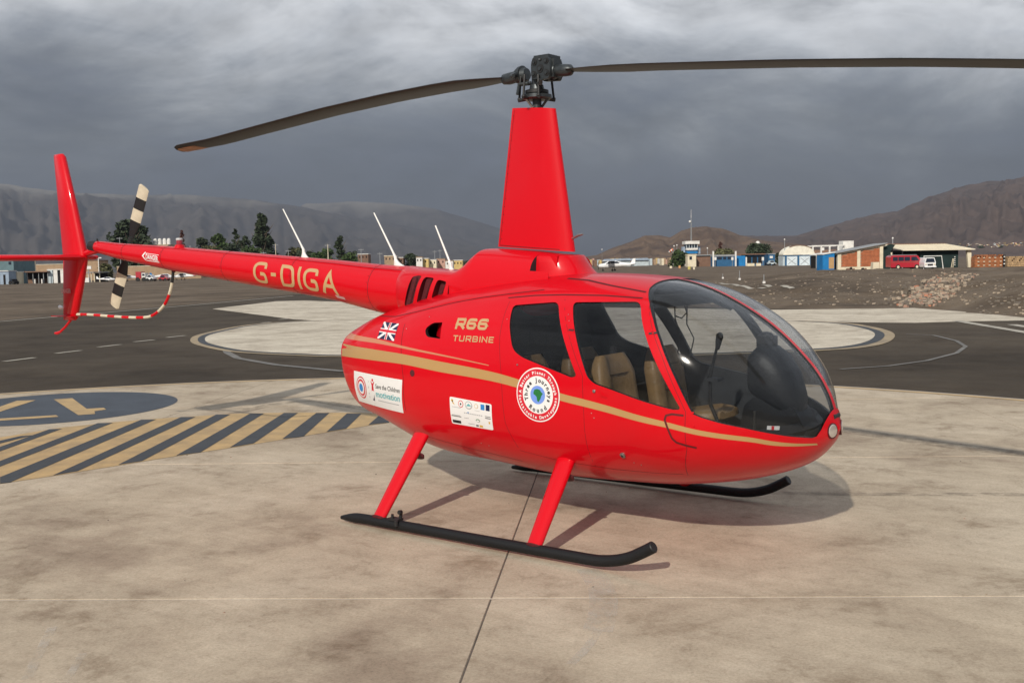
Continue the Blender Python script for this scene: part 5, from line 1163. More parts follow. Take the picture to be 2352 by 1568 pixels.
# brick hangar flank
s = Site('brick_hangar_wing', 1920, 2031, 146, 'lean-to wing with two orange brick panels framed in cream under a sloping roof', 'building')
s.poly('back_wall', [(1924, None), (1924, 583), (2027, 565), (2027, None)], DKW, .4, 4)
s.poly('sloping_beam', [(1921, 584.5), (1921, 580.5), (2033, 560.6), (2033, 566)], CREAM, -.1, .5); s.poly('roof_sheet', [(1918, 580.8), (1918, 579.6), (2035, 559.0), (2035, 560.5)], GREYW, -.5, 5)
for x0, x1, a, b in ((1923.5, 1931.5, 583, 583), (1968.5, 1975.5, 576, 575), (2020, 2027.5, 566.5, 565)): s.poly('post', [(x0, None), (x0, a), (x1, b), (x1, None)], CREAM, -.12, .4)
s.box('plinth', 1931.5, 1968.5, 612.5, None, CREAM, -.05, .3); s.box('plinth', 1975.5, 2005, 612.5, None, CREAM, -.05, .3)
def brickpanel(s, x0, x1, ytl, ytr, yb, m, ch=.20, cw=.42):
    pan = s.poly('brick_panel', [(x0, yb), (x0, ytl), (x1, ytr), (x1, yb)], mat('mortar', (.30, .20, .14), .9) if 'mortar' not in bpy.data.materials else bpy.data.materials['mortar'], .06, .3)
    X0, X1, Z0 = s.X(x0), s.X(x1), s.Z(yb); zl, zr = s.Z(ytl), s.Z(ytr); q = MB(); z = Z0; row = 0
    while z < max(zl, zr)-ch*.5:
        x = X0+(cw/2 if row % 2 else 0)
        while x < X1-.1:
            top = zl+(zr-zl)*(x-X0)/(X1-X0)
            if z+ch < top: q.box(x+.012, min(x+cw-.012, X1), .03-rnd.random()*.012, .07, z+.012, z+ch-.012)
            x += cw
        z += ch; row += 1
    o = q.build('brickwork', m, s.o); o['kind'] = 'stuff'
brickpanel(s, 1931.5, 1968.5, 583, 577.5, 612, BRK); brickpanel(s, 1975.5, 2020, 576, 568.5, 612, BRK)
s = Site('concrete_block', 2005, 2020, 143, 'square pale concrete block against the right end of the brick wing', 'block'); q = MB(); q.prism(rounded([(s.X(2005), 0), (s.X(2020), 0), (s.X(2019.5), s.Z(602)), (s.X(2006), s.Z(602))], .05), 1, 0, .9); q.build('block', CREAM, s.o, fix=True)
s = Site('junk_pile', 1938, 1966, 143.5, 'row of small dark and rusty junk along the foot of the brick wing', 'junk')
for k, (x, w, h) in enumerate([(1943, 7, 4), (1951, 5, 6), (1958, 4, 3), (1978, 5, 4), (1985, 4, 3)]): 
    q = MB(); q.prism([(s.X(x), 0), (s.X(x+w), 0), (s.X(x+w*.8), h*s.S), (s.X(x+w*.2), h*s.S*.8)], 1, -.4, .1); q.build('junk_piece', [BRNW, DKW][k % 2], s.o, fix=True)
# dark hangar with cream roof
s = Site('dark_green_hangar', 2024, 2236, 150, 'dark green open-sided hangar under a long cream sheet roof', 'hangar')
s.poly('gable_wall', [(2027, None), (2027, 568), (2046, 558.5), (2056, 561), (2046, 575), (2046, None)], DGRN, 0, .4); s.box('back_wall', 2046, 2228, 573, None, DGRN, 9, 9.3)
s.box('front_curtain', 2118, 2205, 575, None, DGRN, .6, .8); s.box('front_fascia', 2050, 2234, 572.5, 575.5, DKW, .1, .4)
V = [(s.X(2058), 5, s.Z(559.2)), (s.X(2208), 5, s.Z(559.6)), (s.X(2236.5), -.4, s.Z(573.6)), (s.X(2071), -.4, s.Z(572.8))]
q = MB(); n0 = len(V); q.add([(x, y, z) for x, y, z in V]+[(x, y, z-.12) for x, y, z in V], [(0, 3, 2, 1), (4, 5, 6, 7), (0, 1, 5, 4), (1, 2, 6, 5), (2, 3, 7, 6), (3, 0, 4, 7)]); rf = q.build('front_roof', ROOFC, s.o, fix=True)
for k in range(1, 24):      # sheet laps
    t = k/24; a = Vector(V[0]).lerp(Vector(V[1]), t); b = Vector(V[3]).lerp(Vector(V[2]), t); q = MB(); q.tube([a+Vector((0, 0, .02)), b+Vector((0, 0, .02))], .03, 4); q.build('roof_rib', ROOFC, s.o)
q = MB(); q.add([(s.X(2046), 5.2, s.Z(558.3)), (s.X(2208), 5.2, s.Z(558.8)), (s.X(2210), 10, s.Z(565)), (s.X(2040), 10, s.Z(565))], [(0, 1, 2, 3)]); q.build('rear_roof', GREYW, s.o)
s.poly('ridge_cap', [(2045, 558.8), (2045, 556.8), (2208, 558), (2208, 559.2)], BRNW, 4.8, 5.2)
s.poly('corner_post', [(2226, None), (2222, 575), (2232, 575), (2233, None)], CREAM, .2, .6); s.box('side_post', 2046, 2050, 578, None, CREAM, .1, .4)
for x in (2062, 2092): s.box('inner_post', x, x+1.5, 576, None, GREYW, 3, 3.2)
for k, x in enumerate((2186, 2190)): s.poly('leaning_pole', [(x, None), (x+1, None), (x+4.5-k*2, 595), (x+3.5-k*2, 595)], CREAM, .2, .3)
for k in range(5): s.box('tag_plate', 2196, 2198.2, 590+k*4.6, 592+k*4.6, WHW, .55, .6)
# goal-like white frame
s = Site('white_pipe_frame', 2121, 2168, 140, 'white pipe frame like a goal beside the white van', 'frame')
q = MB(); q.tube([(s.X(2122), 0, 0), (s.X(2122), 0, s.Z(588)), (s.X(2162.5), 0, s.Z(588)), (s.X(2166.5), 0, 0)], .06, 6); q.build('front_pipe', WHW, s.o)
# red minibus
s = Site('red_minibus', 2045, 2125, 140, 'old dull red minibus with side windows parked in front of the dark hangar', 'minibus')
h = s.Z(586); X = s.X
q = MB(); q.prism(rounded([(X(2046), h*.14), (X(2122), h*.14), (X(2123), h*.46), (X(2117), h*.58), (X(2108), h*.97), (X(2050), h), (X(2046), h*.9)], .12), 1, 0, 1.75); q.build('body', REDB, s.o, fix=True)
for x0, x1 in ((2051, 2062), (2063.5, 2076), (2077.5, 2090)): q = MB(); q.prism(rounded([(X(x0), h*.60), (X(x1), h*.60), (X(x1), h*.88), (X(x0), h*.88)], .06), 1, -.02, .02); q.build('window', GLZ, s.o, fix=True)
q = MB(); q.prism(rounded([(X(2093), h*.60), (X(2111), h*.60), (X(2105), h*.88), (X(2093), h*.88)], .06), 1, -.02, .02); q.build('cab_window', GLZ, s.o, fix=True)
q = MB(); q.box(X(2050), X(2108), .3, 1.4, h*1.0, h*1.035); q.build('roof_rack', GREYW, s.o); q = MB(); q.box(X(2047), X(2122), -.015, 0, h*.50, h*.53); q.build('side_moulding', BRNW, s.o)
for x in (2063, 2106):
    q = MB(); q.tube([(X(x), -.05, h*.17), (X(x), .2, h*.17)], h*.17, 18); wq = q.build('wheel', TYRE, s.o); q = MB(); q.tube([(X(x), -.07, h*.17), (X(x), -.05, h*.17)], h*.09, 14); q.build('rim', CREAM, wq)
    q = MB(); q.tube([(X(x), 1.55, h*.17), (X(x), 1.8, h*.17)], h*.17, 18); q.build('wheel', TYRE, s.o)
q = MB(); q.box(X(2121), X(2124.5), .1, 1.65, h*.16, h*.24); q.build('bumper', GREYW, s.o); q = MB(); q.tube([(X(2122.6), .3, h*.40), (X(2123.4), .3, h*.40)], .10, 12); q.build('headlight', WHW, s.o)
s = Site('white_van', 2123, 2153, 139, 'white van facing the camera beside the red minibus', 'van')
h = s.Z(590); X = s.X; q = MB(); q.prism(rounded([(X(2126), h*.14), (X(2151), h*.14), (X(2152), h*.55), (X(2148.5), h*.95), (X(2129), h*.95), (X(2125.5), h*.55)], .10), 1, .3, 4.4); q.build('body', PLW, s.o, fix=True)
q = MB(); q.prism(rounded([(X(2128), h*.56), (X(2149.5), h*.56), (X(2147), h*.88), (X(2130.5), h*.88)], .06), 1, .26, .3); q.build('windscreen', GLZ, s.o, fix=True); q = MB(); q.box(X(2133), X(2145), .24, .3, h*.28, h*.42); q.build('grille', DKW, s.o); q = MB(); q.box(X(2125.5), X(2152), .15, .35, h*.14, h*.24); q.build('bumper', PLW, s.o)
for x in (2129, 2148.5): q = MB(); q.tube([(X(x), .22, h*.38), (X(x), .30, h*.38)], .10, 12); q.build('headlight', CREAM, s.o); q = MB(); q.tube([(X(x)-.1, .9, h*.12), (X(x)+.1, .9, h*.12)], h*.14, 12); q.build('wheel', TYRE, s.o)
# orange brick stack: courses of blocks with pale studs
s = Site('brick_stack', 2239, 2309, 150, 'long low stack of orange hollow bricks right of the dark hangar', 'brick stack')
q = MB(); Xa, Xb = s.X(2239), s.X(2303); H = s.Z(584.5); nr, nc = 9, 30
for i in range(nr):
    for j in range(nc):
        if i >= nr-2 and rnd.random() < .5: continue
        q.box(Xa+(Xb-Xa)*j/nc+.015, Xa+(Xb-Xa)*(j+1)/nc-.015, -rnd.random()*.05, 1.2, H*i/nr+.015, H*(i+1)/nr-.015)
q.build('hollow_bricks', BRK2, s.o)['kind'] = 'stuff'
for j in range(5):
    for i in range(3): q = MB(); x = Xa+(Xb-Xa)*(j+.6)/5; q.box(x-.12, x+.12, -.12, -.05, H*(.12+.3*i), H*(.12+.3*i)+.10); q.build('pale_pallet_end', CREAM, s.o)
s.box('end_stack', 2304, 2309, 586, None, DKW, 0, 1.3)
for k in range(3): s.box('pale_pallet_end', 2305, 2308, 589+k*8, 591.5+k*8, WHW, -.06, 0)
s = Site('brick_stack', 2314, 2400, 152, 'pale tan brick stack at the right edge of the picture', 'brick stack')
q = MB(); Xa, Xb = s.X(2314), s.X(2400); H = s.Z(588)
for i in range(6):
    for j in range(26):
        if (i*7+j*3) % 5 == 0 and i > 2: continue
        q.box(Xa+(Xb-Xa)*j/26+.02, Xa+(Xb-Xa)*(j+1)/26-.02, -rnd.random()*.08, 1.0, H*i/6+.02, H*(i+1)/6-.02)
q.build('hollow_bricks', wallm('tan_brick', (.45, .30, .16), .35, 3), s.o)['kind'] = 'stuff'

# trees and poles on the right
tree('dark_bush_tree', 1534, 1580, 574, 345, 'dark green round tree left of the control tower', LEAF2, 'bush', 1600, 2)
tree('conifer_tree', 1716, 1766, 560, 350, 'dark broad tree with a white ball beside its top behind the blue annex', LEAF, 'round', 1700, 3)
tree('rust_tree', 1645, 1664, 556, 380, 'rusty brown pointed tree behind the blue gate building', LEAFR, 'tall', 900, 4)
tree('green_bush_tree', 1634, 1688, 573, 372, 'low green tree row behind the blue gate building', OLIVE, 'bush', 1400, 5)
tree('small_tree', 1781, 1799, 577, 345, 'small dark tree between the narrow blue house and the arched hangar', LEAF, 'bush', 800, 6)
tree('small_tree', 1758, 1772, 576, 352, 'thin olive tree behind the narrow blue house', OLIVE, 'tall', 600, 7)
s = Site('radome', 1734, 1747, 352, 'white radar ball on a short tower above the dark tree', 'radar ball'); q = MB(); q.ball((0, 0, s.Z(558.5)), 5*s.S, 16, 12); q.build('ball', WHW, s.o, True); q = MB(); q.tube([(0, 0, 0), (0, 0, s.Z(563))], .5, 8); q.build('tower', GREYW, s.o)
for x, yt, D, lab in [(1548.5, 565, 360, 'thin grey pole left of the control tower, the shorter of two'), (1555, 563, 362, 'grey pole just left of the control tower'), (1802, 550, 300, 'tall thin pole with a lamp left of the arched hangar'), (2050, 547, 155, 'lamp pole with a white globe behind the dark hangar gable'), (1625, 570, 340, 'pole with a white globe above the brown building'), (1383, 573, 900, 'thin lattice pole on the plain left of the low sunlit hill')]:
    s = Site('lamp_pole', x-1, x+1, D, lab, 'pole', 'poles around the airfield'); q = MB(); q.tube([(0, 0, 0), (0, 0, s.Z(yt))], [.12, .06], 6); q.build('shaft', GREYW, s.o)
    q = MB(); q.ball((0, 0, s.Z(yt)), 1.3*s.S+.05, 8, 6); q.build('lamp_head', WHW, s.o)
s = Site('windsock', 1534, 1548, 345, 'orange and white windsock on a pole left of the control tower', 'windsock')
q = MB(); q.tube([(s.X(1546), 0, 0), (s.X(1546), 0, s.Z(571))], .07, 6); q.build('pole', WHW, s.o)
for k in range(4): 
    a, b = Vector((s.X(1545.5), 0, s.Z(573))), Vector((s.X(1536), 0, s.Z(579))); q = MB(); q.tube([a.lerp(b, k/4), a.lerp(b, (k+1)/4)], [.45-.07*k, .45-.07*(k+1)], 8); q.build('sock_band', [mat('sock_orange', (.70, .16, .06), .8), WHW][k % 2] if k == 0 else [bpy.data.materials['sock_orange'], WHW][k % 2], s.o)
for x, y0, y1, D in [(1660, 628, 640, 105), (1698.6, 621, 643, 78), (1754.6, 630, 651, 62)]:
    p = on_ground(x, y1); s = Site('field_post', x-1, x+1, math.hypot(p.x-CAM[0], p.y-CAM[1]), {1660: 'far thin post in the dirt field', 1698.6: 'thin post in the dirt field, between the other two', 1754.6: 'nearest thin post in the dirt field beside the white line'}[x], 'post', 'posts in the dirt field')
    q = MB(); q.tube([(0, 0, -.1), (0, 0, s.Z(y0))], .025, 6); q.build('stake', GREYW, s.o); q = MB(); q.box(-.07, .07, -.07, .07, 0, .14); q.build('foot_block', WHW, s.o)

# -- light aircraft
def aeroplane(x0, x1, yw, D, label, flip=1, high=True, span=1.0, trim=None, rot=.25):
    s = Site('light_aeroplane', x0, x1, D, label, 'aeroplane', 'parked light aeroplanes'); s.o.rotation_euler.z = FACE+rot*flip; L_ = (x1-x0)*s.S; k = L_/8.2; f = flip
    q = MB(); rr = []
    for x, z, w, h in [(4.0, 1.15, .12, .14), (3.7, 1.17, .42, .42), (2.6, 1.2, .55, .52), (1.6, 1.45, .58, .78), (.2, 1.5, .56, .72), (-1.2, 1.42, .40, .48), (-3.0, 1.35, .18, .24), (-4.1, 1.40, .05, .10)]:
        rr.append([(f*x*k, w*k*math.cos(a), (z+h*math.sin(a))*k) for a in np.linspace(0, 2*math.pi, 14, endpoint=False)])
    q.rings(rr if f > 0 else [r[::-1] for r in rr]); q.build('fuselage', PLW, s.o, True, 50)
    zw = 2.2 if high else .85; q = MB(); q.prism([(f*1.7*k, (zw-.02)*k), (f*1.6*k, (zw+.08)*k), (f*.3*k, (zw+.03)*k), (f*.25*k, (zw-.02)*k)], 1, -5.2*k*span, 5.2*k*span); q.build('wing', PLW, s.o, fix=True)
    q = MB(); q.prism([(f*-3.0*k, 1.45*k), (f*-3.7*k, 2.65*k), (f*-4.25*k, 2.65*k), (f*-4.1*k, 1.35*k)], 1, -.05*k, .05*k); q.build('tail_fin', trim or PLW, s.o, fix=True)
    q = MB(); q.prism([(f*-3.3*k, 1.42*k), (f*-4.1*k, 1.42*k), (f*-4.1*k, 1.48*k), (f*-3.3*k, 1.48*k)], 1, -1.6*k, 1.6*k); q.build('tailplane', PLW, s.o, fix=True)
    q = MB(); q.prism([(f*1.7*k, 1.55*k), (f*2.2*k, 1.5*k), (f*1.5*k, 2.08*k), (f*-.3*k, 2.05*k), (f*-.9*k, 1.7*k)], 1, -.57*k, .57*k); q.build('cabin_glazing', GLZ, s.o, fix=True)
    q = MB(); q.tube([(f*4.0*k, 0, .3*k), (f*4.0*k, 0, 2.0*k)], .05*k, 6); q.build('propeller', DKW, s.o)
    for x, y in ((3.0, 0), (.6, 1.1), (.6, -1.1)):
        q = MB(); q.tube([(f*x*k, y*.4*k, .95*k), (f*x*k, y*k, .25*k)], .05*k, 6); q.tube([(f*x*k, y*k-.08*k, .22*k), (f*x*k, y*k+.08*k, .22*k)], .22*k, 12); q.build('landing_wheel', TYRE, s.o)
    if high:
        for y in (-1, 1): q = MB(); q.tube([(f*.9*k, y*.5*k, 1.0*k), (f*.9*k, y*2.4*k, 2.18*k)], .05*k, 6); q.build('wing_strut', PLW, s.o)
    return s
aeroplane(1372, 1459, 0, 225, 'white high-wing light aeroplane parked just right of the mast fairing', -1, True, 1.0, None, .35)
aeroplane(221, 262, 0, 218, 'white low light aeroplane with a swept tail seen left of the tail rotor', 1, False, .6, None, .2)
aeroplane(268, 322, 0, 220, 'white high-wing aeroplane with a dark nose seen through the tail rotor guard', -1, True, 1, None, -.3)
aeroplane(345, 400, 0, 224, 'white aeroplane with a blue tail parked beyond the tail guard', 1, False, .9, BLW2, .3)
aeroplane(395, 450, 0, 226, 'white aeroplane with a red tail under the tail boom', -1, True, .9, REDB, .2)

# -- left-hand side
s = Site('teal_building', -30, 13, 222, 'grey teal two-storey building at the left edge', 'building'); s.box('wall', -30, 13, 594, None, TEALW, 3, 12); s.box('roof_edge', -31, 14, 593, 595, GREYW, 2.8, 12); s.box('window', 2, 8, 601, 608, GLZ, 2.95, 3.1)
s = Site('pale_blue_house', -22, 19, 216, 'pale blue house with dark doorways at the left edge', 'house'); s.box('wall', -22, 18, 623, None, ROOFB, 0, 3); s.box('door', 5.5, 10.5, 631, None, DKW, -.04, .1); s.box('door', -8, -3, 631, None, DKW, -.04, .1); s.box('roof', -23, 19, 621.5, 623, WHW, -.2, 3)
s = Site('parked_car', 17, 29, 213, 'dark car standing between the pale blue house and the cream kiosk', 'car'); car(s, 17, 29, 641, DKW)
s = Site('cream_kiosk', 27, 38, 218, 'narrow cream kiosk left of the open brown shed', 'kiosk'); s.box('wall', 27, 38, 625, None, CREAM, 0, 2.5); s.box('roof', 26, 39, 623.5, 625, WHW, -.1, 2.6); s.box('hatch', 30, 35, 632, 638, DKW, -.04, .1)
s = Site('cream_house', 36, 56, 262, 'narrow two-storey cream house behind the open brown shed', 'house'); s.box('wall', 39, 54, 594, None, CREAM, 0, 6); s.box('parapet', 38, 55, 592.6, 594.2, WHW, -.1, 6); s.box('window', 42, 46, 600, 606, DKW, -.04, .1); s.box('window', 49, 52, 600, 606, DKW, -.04, .1)
s = Site('open_shed', 37, 109, 220, 'long open brown shed with thin posts and dark bays', 'shed'); s.box('roof', 37, 109, 623, 625.5, BRNW, -.5, 5); s.box('back_wall', 38, 108, 625, None, BRNW, 4, 4.3); s.box('dark_interior', 39, 107, 626, 640, DKW, 3.6, 3.9)
for x in (38.5, 50, 60, 73, 86, 97, 107): s.box('post', x, x+1.2, 625, None, GREYW, 0, .15)
for x in (79, 95): s.box('drum', x, x+2, 641, None, WHW, -.5, -.2)
s = Site('scaffold_tower', 58, 72, 240, 'thin pale scaffold tower rising behind the open shed', 'scaffold')
for x in (60, 64, 69): s.box('scaffold_leg', x, x+.9, 594, None, GREYW, 0, .15)
for y in (600, 609, 618): s.box('scaffold_rail', 60, 70, y, y+.8, CREAM, 0, .12)
s = Site('pale_container', 108, 145, 219, 'pale blue and white cabins with dark gaps right of the open shed', 'cabins')
for x0, x1, m in ((108, 119, PBW), (121, 130, WHW), (137, 144, WHW)): s.box('cabin_wall', x0, x1, 620, None, m, 0, 3)
s.box('cabin_roof', 107, 145, 618, 620, WHW, -.1, 3); s.box('dark_gap', 130.5, 136.5, 622, None, DKW, .3, 2.5); s.box('dark_gap', 119.3, 120.8, 622, None, DKW, .3, 2.5)
s = Site('tan_wall', 56, 150, 275, 'long tan wall behind the pale cabins', 'wall'); s.box('wall_face', 56, 150, 608, None, TANW, 0, .5); s.box('coping', 56, 150, 606.8, 608, CREAM, -.1, .6)
s = Site('brown_house', 176, 226, 270, 'brown mud-brick house behind the lower tail fin', 'house'); s.box('wall', 178, 226, 599, None, TANW, 0, 6); s.box('parapet', 177, 227, 597.5, 599, BRNW, -.1, 6); s.box('window', 190, 195, 605, 611, DKW, -.04, .1)
s = Site('carport', 196, 228, 221, 'dark open carport with pale posts left of the low aeroplane', 'carport'); s.box('roof', 196, 228, 624.5, 626.5, GREYW, -.3, 5); s.box('back_wall', 198, 227, 627, None, DKW, 4, 4.2)
for x in (200, 207, 214, 226): s.box('post', x, x+1.5, 626.5, None, CREAM, 0, .2)
s = Site('white_box_sign', 191, 206, 219, 'white box sign on a post beside the lower tail fin', 'sign'); s.box('panel', 196, 208, 611, 618, WHW, 0, .3); s.box('post', 201, 202.5, 618, None, GREYW, .05, .2); s.box('base_box', 191, 202, 638, None, WHW, 0, .8)
s = Site('floodlight_pole', 222, 230, 230, 'white floodlight pole with a crossbar behind the low aeroplane', 'pole', 'poles around the airfield'); s.box('shaft', 225, 226.5, 592, None, WHW, 0, .15); s.box('crossbar', 219, 233, 591, 593.5, WHW, 0, .15)
s = Site('tan_wall', 268, 460, 262, 'long tan wall behind the parked aeroplanes', 'wall'); s.box('wall_face', 268, 460, 611, None, TANW, 0, .5); s.box('coping', 268, 460, 609.8, 611, CREAM, -.1, .6)
s = Site('tank_building', 347, 389, 300, 'tan block with four white water tanks on its roof', 'building'); s.box('wall', 348, 388, 561.5, None, CREAM if False else wallm('tan_render', (.42, .33, .23)), 0, 8)
for x in (353, 363.5, 374.5, 384.5):
    q = MB(); c = s.X(x); r_ = 4.3*s.S; q.tube([(c, 2, s.Z(562)), (c, 2, s.Z(552)), (c, 2, s.Z(548.5)), (c, 2, s.Z(547))], [r_, r_, r_*.8, r_*.3], 14); q.build('water_tank', WHW, s.o, True)
s = Site('red_brown_building', 389, 456, 305, 'red brown flat-roofed building right of the water tanks', 'building'); s.box('wall', 389, 456, 570, None, BRNW, 0, 8); s.box('parapet', 389, 430, 568, 570, TANW, -.1, 8)
for x in (400, 416, 432): s.box('roof_stub', x, x+1.5, 564, 569, GREYW, 2, 2.3)
s = Site('red_white_truck', 310, 332, 214, 'small white truck with a red load bed near the parked aeroplanes', 'truck')
s.box('load_bed', 310, 322, 624, 640, REDB, 0, 2.2); s.box('cab', 323, 331, 627, 641, WHW, .1, 2.1); s.box('windscreen', 324.5, 330, 629, 633.5, GLZ, .06, .2)
for x in (314, 328): q = MB(); q.tube([(s.X(x), -.02, .4), (s.X(x), .3, .4)], .42, 14); q.build('wheel', TYRE, s.o)
for i, (x0, x1, m, lab) in enumerate([(333, 350, PLW, 'white car right of the small truck, near the tail guard'), (362, 382, REDB, 'dark red car beneath the aeroplane with the blue tail')]):
    s = Site('parked_car', x0, x1, 212, lab, 'car', 'cars by the aeroplanes'); car(s, x0, x1, 632 if i else 631, m)
# trees on the left
for i, a in enumerate([(254, 346, 508, 300, 'large dark round tree behind the tail rotor', LEAF, 'round', 2200), (446, 484, 545, 300, 'small dark tree just right of the red brown building', LEAF, 'round', 900), (484, 530, 537, 305, 'dark mid-height tree left of the pointed cypress', LEAF2, 'round', 1100),
     (528, 558, 523, 302, 'narrow pointed cypress left of the tallest tree', LEAF, 'tall', 1200), (545, 580, 541, 308, 'low dark tree at the left foot of the tallest tree', LEAF, 'round', 900), (569, 636, 492, 300, 'tallest ragged eucalyptus left of the first antenna', LEAF, 'tall', 2400), (600, 636, 540, 306, 'dense dark tree at the right foot of the tallest tree', LEAF2, 'round', 1000),
     (652, 700, 563, 310, 'low olive tree behind the first antenna', OLIVE, 'bush', 900), (694, 738, 566, 312, 'low dark tree right of the first antenna', LEAF, 'bush', 900), (733, 772, 566, 314, 'dark bush between the pole and the ragged tree', LEAF2, 'bush', 800),
     (764, 800, 538, 306, 'ragged tall tree left of the second antenna', LEAF, 'tall', 1300), (794, 822, 570, 310, 'small dark tree at the right of the ragged tall tree', LEAF, 'bush', 700), (926, 962, 583, 330, 'round dark tree right of the second antenna base', LEAF, 'round', 800), (228, 258, 600, 250, 'olive bush behind the low aeroplane', OLIVE, 'bush', 800), (410, 432, 528, 330, 'thin brown tree behind the red beacon', LEAFR, 'tall', 500), (1060, 1085, 596, 380, 'small dark tree left of the mast pedestal', LEAF, 'bush', 500),
     (462, 500, 556, 296, 'low bush in front of the small dark tree', OLIVE, 'bush', 700), (505, 548, 552, 298, 'wide low bush under the pointed cypress', LEAF, 'bush', 900), (556, 604, 556, 296, 'wide dark bush in front of the tallest tree', LEAF2, 'bush', 900), (668, 716, 572, 306, 'dark bush row right behind the first antenna base', LEAF, 'bush', 800), (714, 760, 574, 308, 'low dark bush left of the thick pale pole', LEAF2, 'bush', 800), (772, 826, 578, 304, 'low dark bush under the ragged tall tree', LEAF2, 'bush', 900)]):
    tree('broadleaf_tree' if a[6] != 'tall' else 'tall_tree', a[0], a[1], a[2], a[3], a[4], a[5], a[6], a[7], 20+i)
for i, (x, yt, D) in enumerate([(634, 560, 260), (663, 574, 262), (754, 561, 255), (830, 571, 262), (493, 577, 250), (873, 580, 265), (606, 578, 258), (999, 575, 330), (1011, 573, 335), (277, 545, 250)]):
    s = Site('utility_pole', x-1, x+1, D, ['pale pole at the right side of the tallest tree', 'short pole with a crossarm left of the first antenna', 'thick pale pole between the first and second antennas', 'thin pole just right of the small dark tree', 'short pole in front of the dark mid-height tree', 'thin pole left of the second antenna base', 'short pole in front of the tallest tree', 'thin mast left of the third antenna', 'thin mast just left of the third antenna tip', 'thin pole in front of the large round tree'][i], 'pole', 'poles along the town edge')
    q = MB(); q.tube([(0, 0, 0), (0, 0, s.Z(yt))], [.18 if i == 2 else .10, .07], 6); q.build('shaft', CREAM if i in (0, 2) else GREYW, s.o); q = MB(); z = s.Z(yt+3); q.box(-.7, .7, -.05, .05, z, z+.12); q.build('crossarm', GREYW, s.o)
# houses seen over the tail boom
HC = [CREAM, WHW, TANW, wallm('yellow_render', (.60, .44, .18)), wallm('pink_render', (.50, .30, .24)), PBW, BRNW]
hs_ = [(700, 722, 583, 320, 2, 'brown flat house right of the first antenna'), (822, 846, 584, 322, 6, 'dark brown house left of the second antenna'), (883, 908, 588, 320, 2, 'tan flat-roofed house left of the second antenna foot'), (908, 926, 592, 325, 6, 'low brown house behind the second antenna foot'), (956, 970, 591, 320, 1, 'white house with dark windows right of the round dark tree'),
       (971, 984, 594, 322, 3, 'yellow house beside the white house over the tail boom'), (985, 1002, 597, 325, 0, 'pale cream house left of the third antenna'), (1003, 1022, 595, 330, 4, 'pinkish house behind the third antenna'), (1023, 1040, 599, 318, 1, 'low white house at the third antenna foot'), (1041, 1062, 598, 335, 3, 'yellow flat house right of the third antenna'), (1086, 1110, 600, 330, 0, 'cream house at the rear slope of the mast pedestal')]
for x0, x1, yt, D, m, lab in hs_:
    s = Site('flat_roofed_house', x0, x1, D, lab, 'house', 'houses along the town edge'); s.box('wall', x0, x1, yt, None, HC[m], 0, 6); s.box('parapet', x0-.5, x1+.5, yt-1.2, yt+.3, HC[(m+1) % 3], -.15, 6)
    n = max(1, int((x1-x0)/7))
    for k in range(n): xx = x0+(x1-x0)*(k+.5)/n; s.box('window', xx-1.3, xx+1.3, yt+4, yt+8.5, DKW, -.04, .1)
# town in the distance, right of the mast
rt = random.Random(11)
for i in range(34):
    x = 1336+i*6.1+rt.uniform(-2, 2); D = rt.uniform(480, 900); w = rt.uniform(3.5, 7); yt = rt.uniform(594, 600)-(x-1336)*.012
    s = Site('distant_house', x, x+w, D, 'tiny house in the distant town between the mast fairing and the round tree', 'house', 'tiny houses of the distant town'); s.box('wall', x, x+w, yt, None, HC[rt.randrange(7)], 0, 8)
s = Site('blue_warehouse', 1391, 1450, 470, 'long blue-grey warehouse roof behind the high-wing aeroplane', 'warehouse'); s.box('wall', 1391, 1448, 598, None, PBW, 0, 12); s.poly('roof', [(1388, 598.5), (1394, 594.5), (1446, 593.5), (1452, 598.5)], ROOFB, -1, 13)
s = Site('blue_warehouse', 1455, 1492, 500, 'second smaller blue-grey warehouse nearer the control tower', 'warehouse'); s.box('wall', 1456, 1490, 597, None, PBW, 0, 12); s.poly('roof', [(1453, 597.5), (1458, 593), (1486, 592.5), (1493, 597.5)], ROOFB, -1, 13)
HB = BVHTree.FromPolygons([v.co.copy() for v in BIGH.data.vertices], [tuple(p.vertices) for p in BIGH.data.polygons])
for i in range(70):
    x = 2168+186*rt.random()**.8; y = 570-(x-2168)*.022-rt.random()*9; h = HB.ray_cast(Vector(CAM), Vector(ray(x, y)).normalized())
    if h[0] is None: continue
    D = math.hypot(h[0].x-CAM[0], h[0].y-CAM[1]); w = rt.uniform(2.0, 4.5)
    s = Site('hillside_house', x, x+w, D, 'tiny house in the pale town at the foot of the brown hill', 'house', 'tiny houses below the brown hill', h[0].z-1); q = MB(); q.box(-w/2*s.S, w/2*s.S, 0, 8, 0, rt.uniform(2.0, 3.4)*s.S); q.build('wall', HC[rt.randrange(7)], s.o)
for i, (x0, x1, yt) in enumerate([(2188, 2214, 562), (2216, 2232, 563), (2240, 2262, 563), (2292, 2304, 561)]):
    y = 569; h = HB.ray_cast(Vector(CAM), Vector(ray((x0+x1)/2, y)).normalized())
    if h[0] is None: continue
    D = math.hypot(h[0].x-CAM[0], h[0].y-CAM[1]); tree('dark_grove_tree', x0, x1, yt, D, ['dark grove above the right end of the cream roof', 'second dark grove right of the cream roof end', 'dark round grove above the orange brick stack', 'small dark grove near the right edge'][i], LEAF, 'bush', 500, 60+i, 'groves below the brown hill')

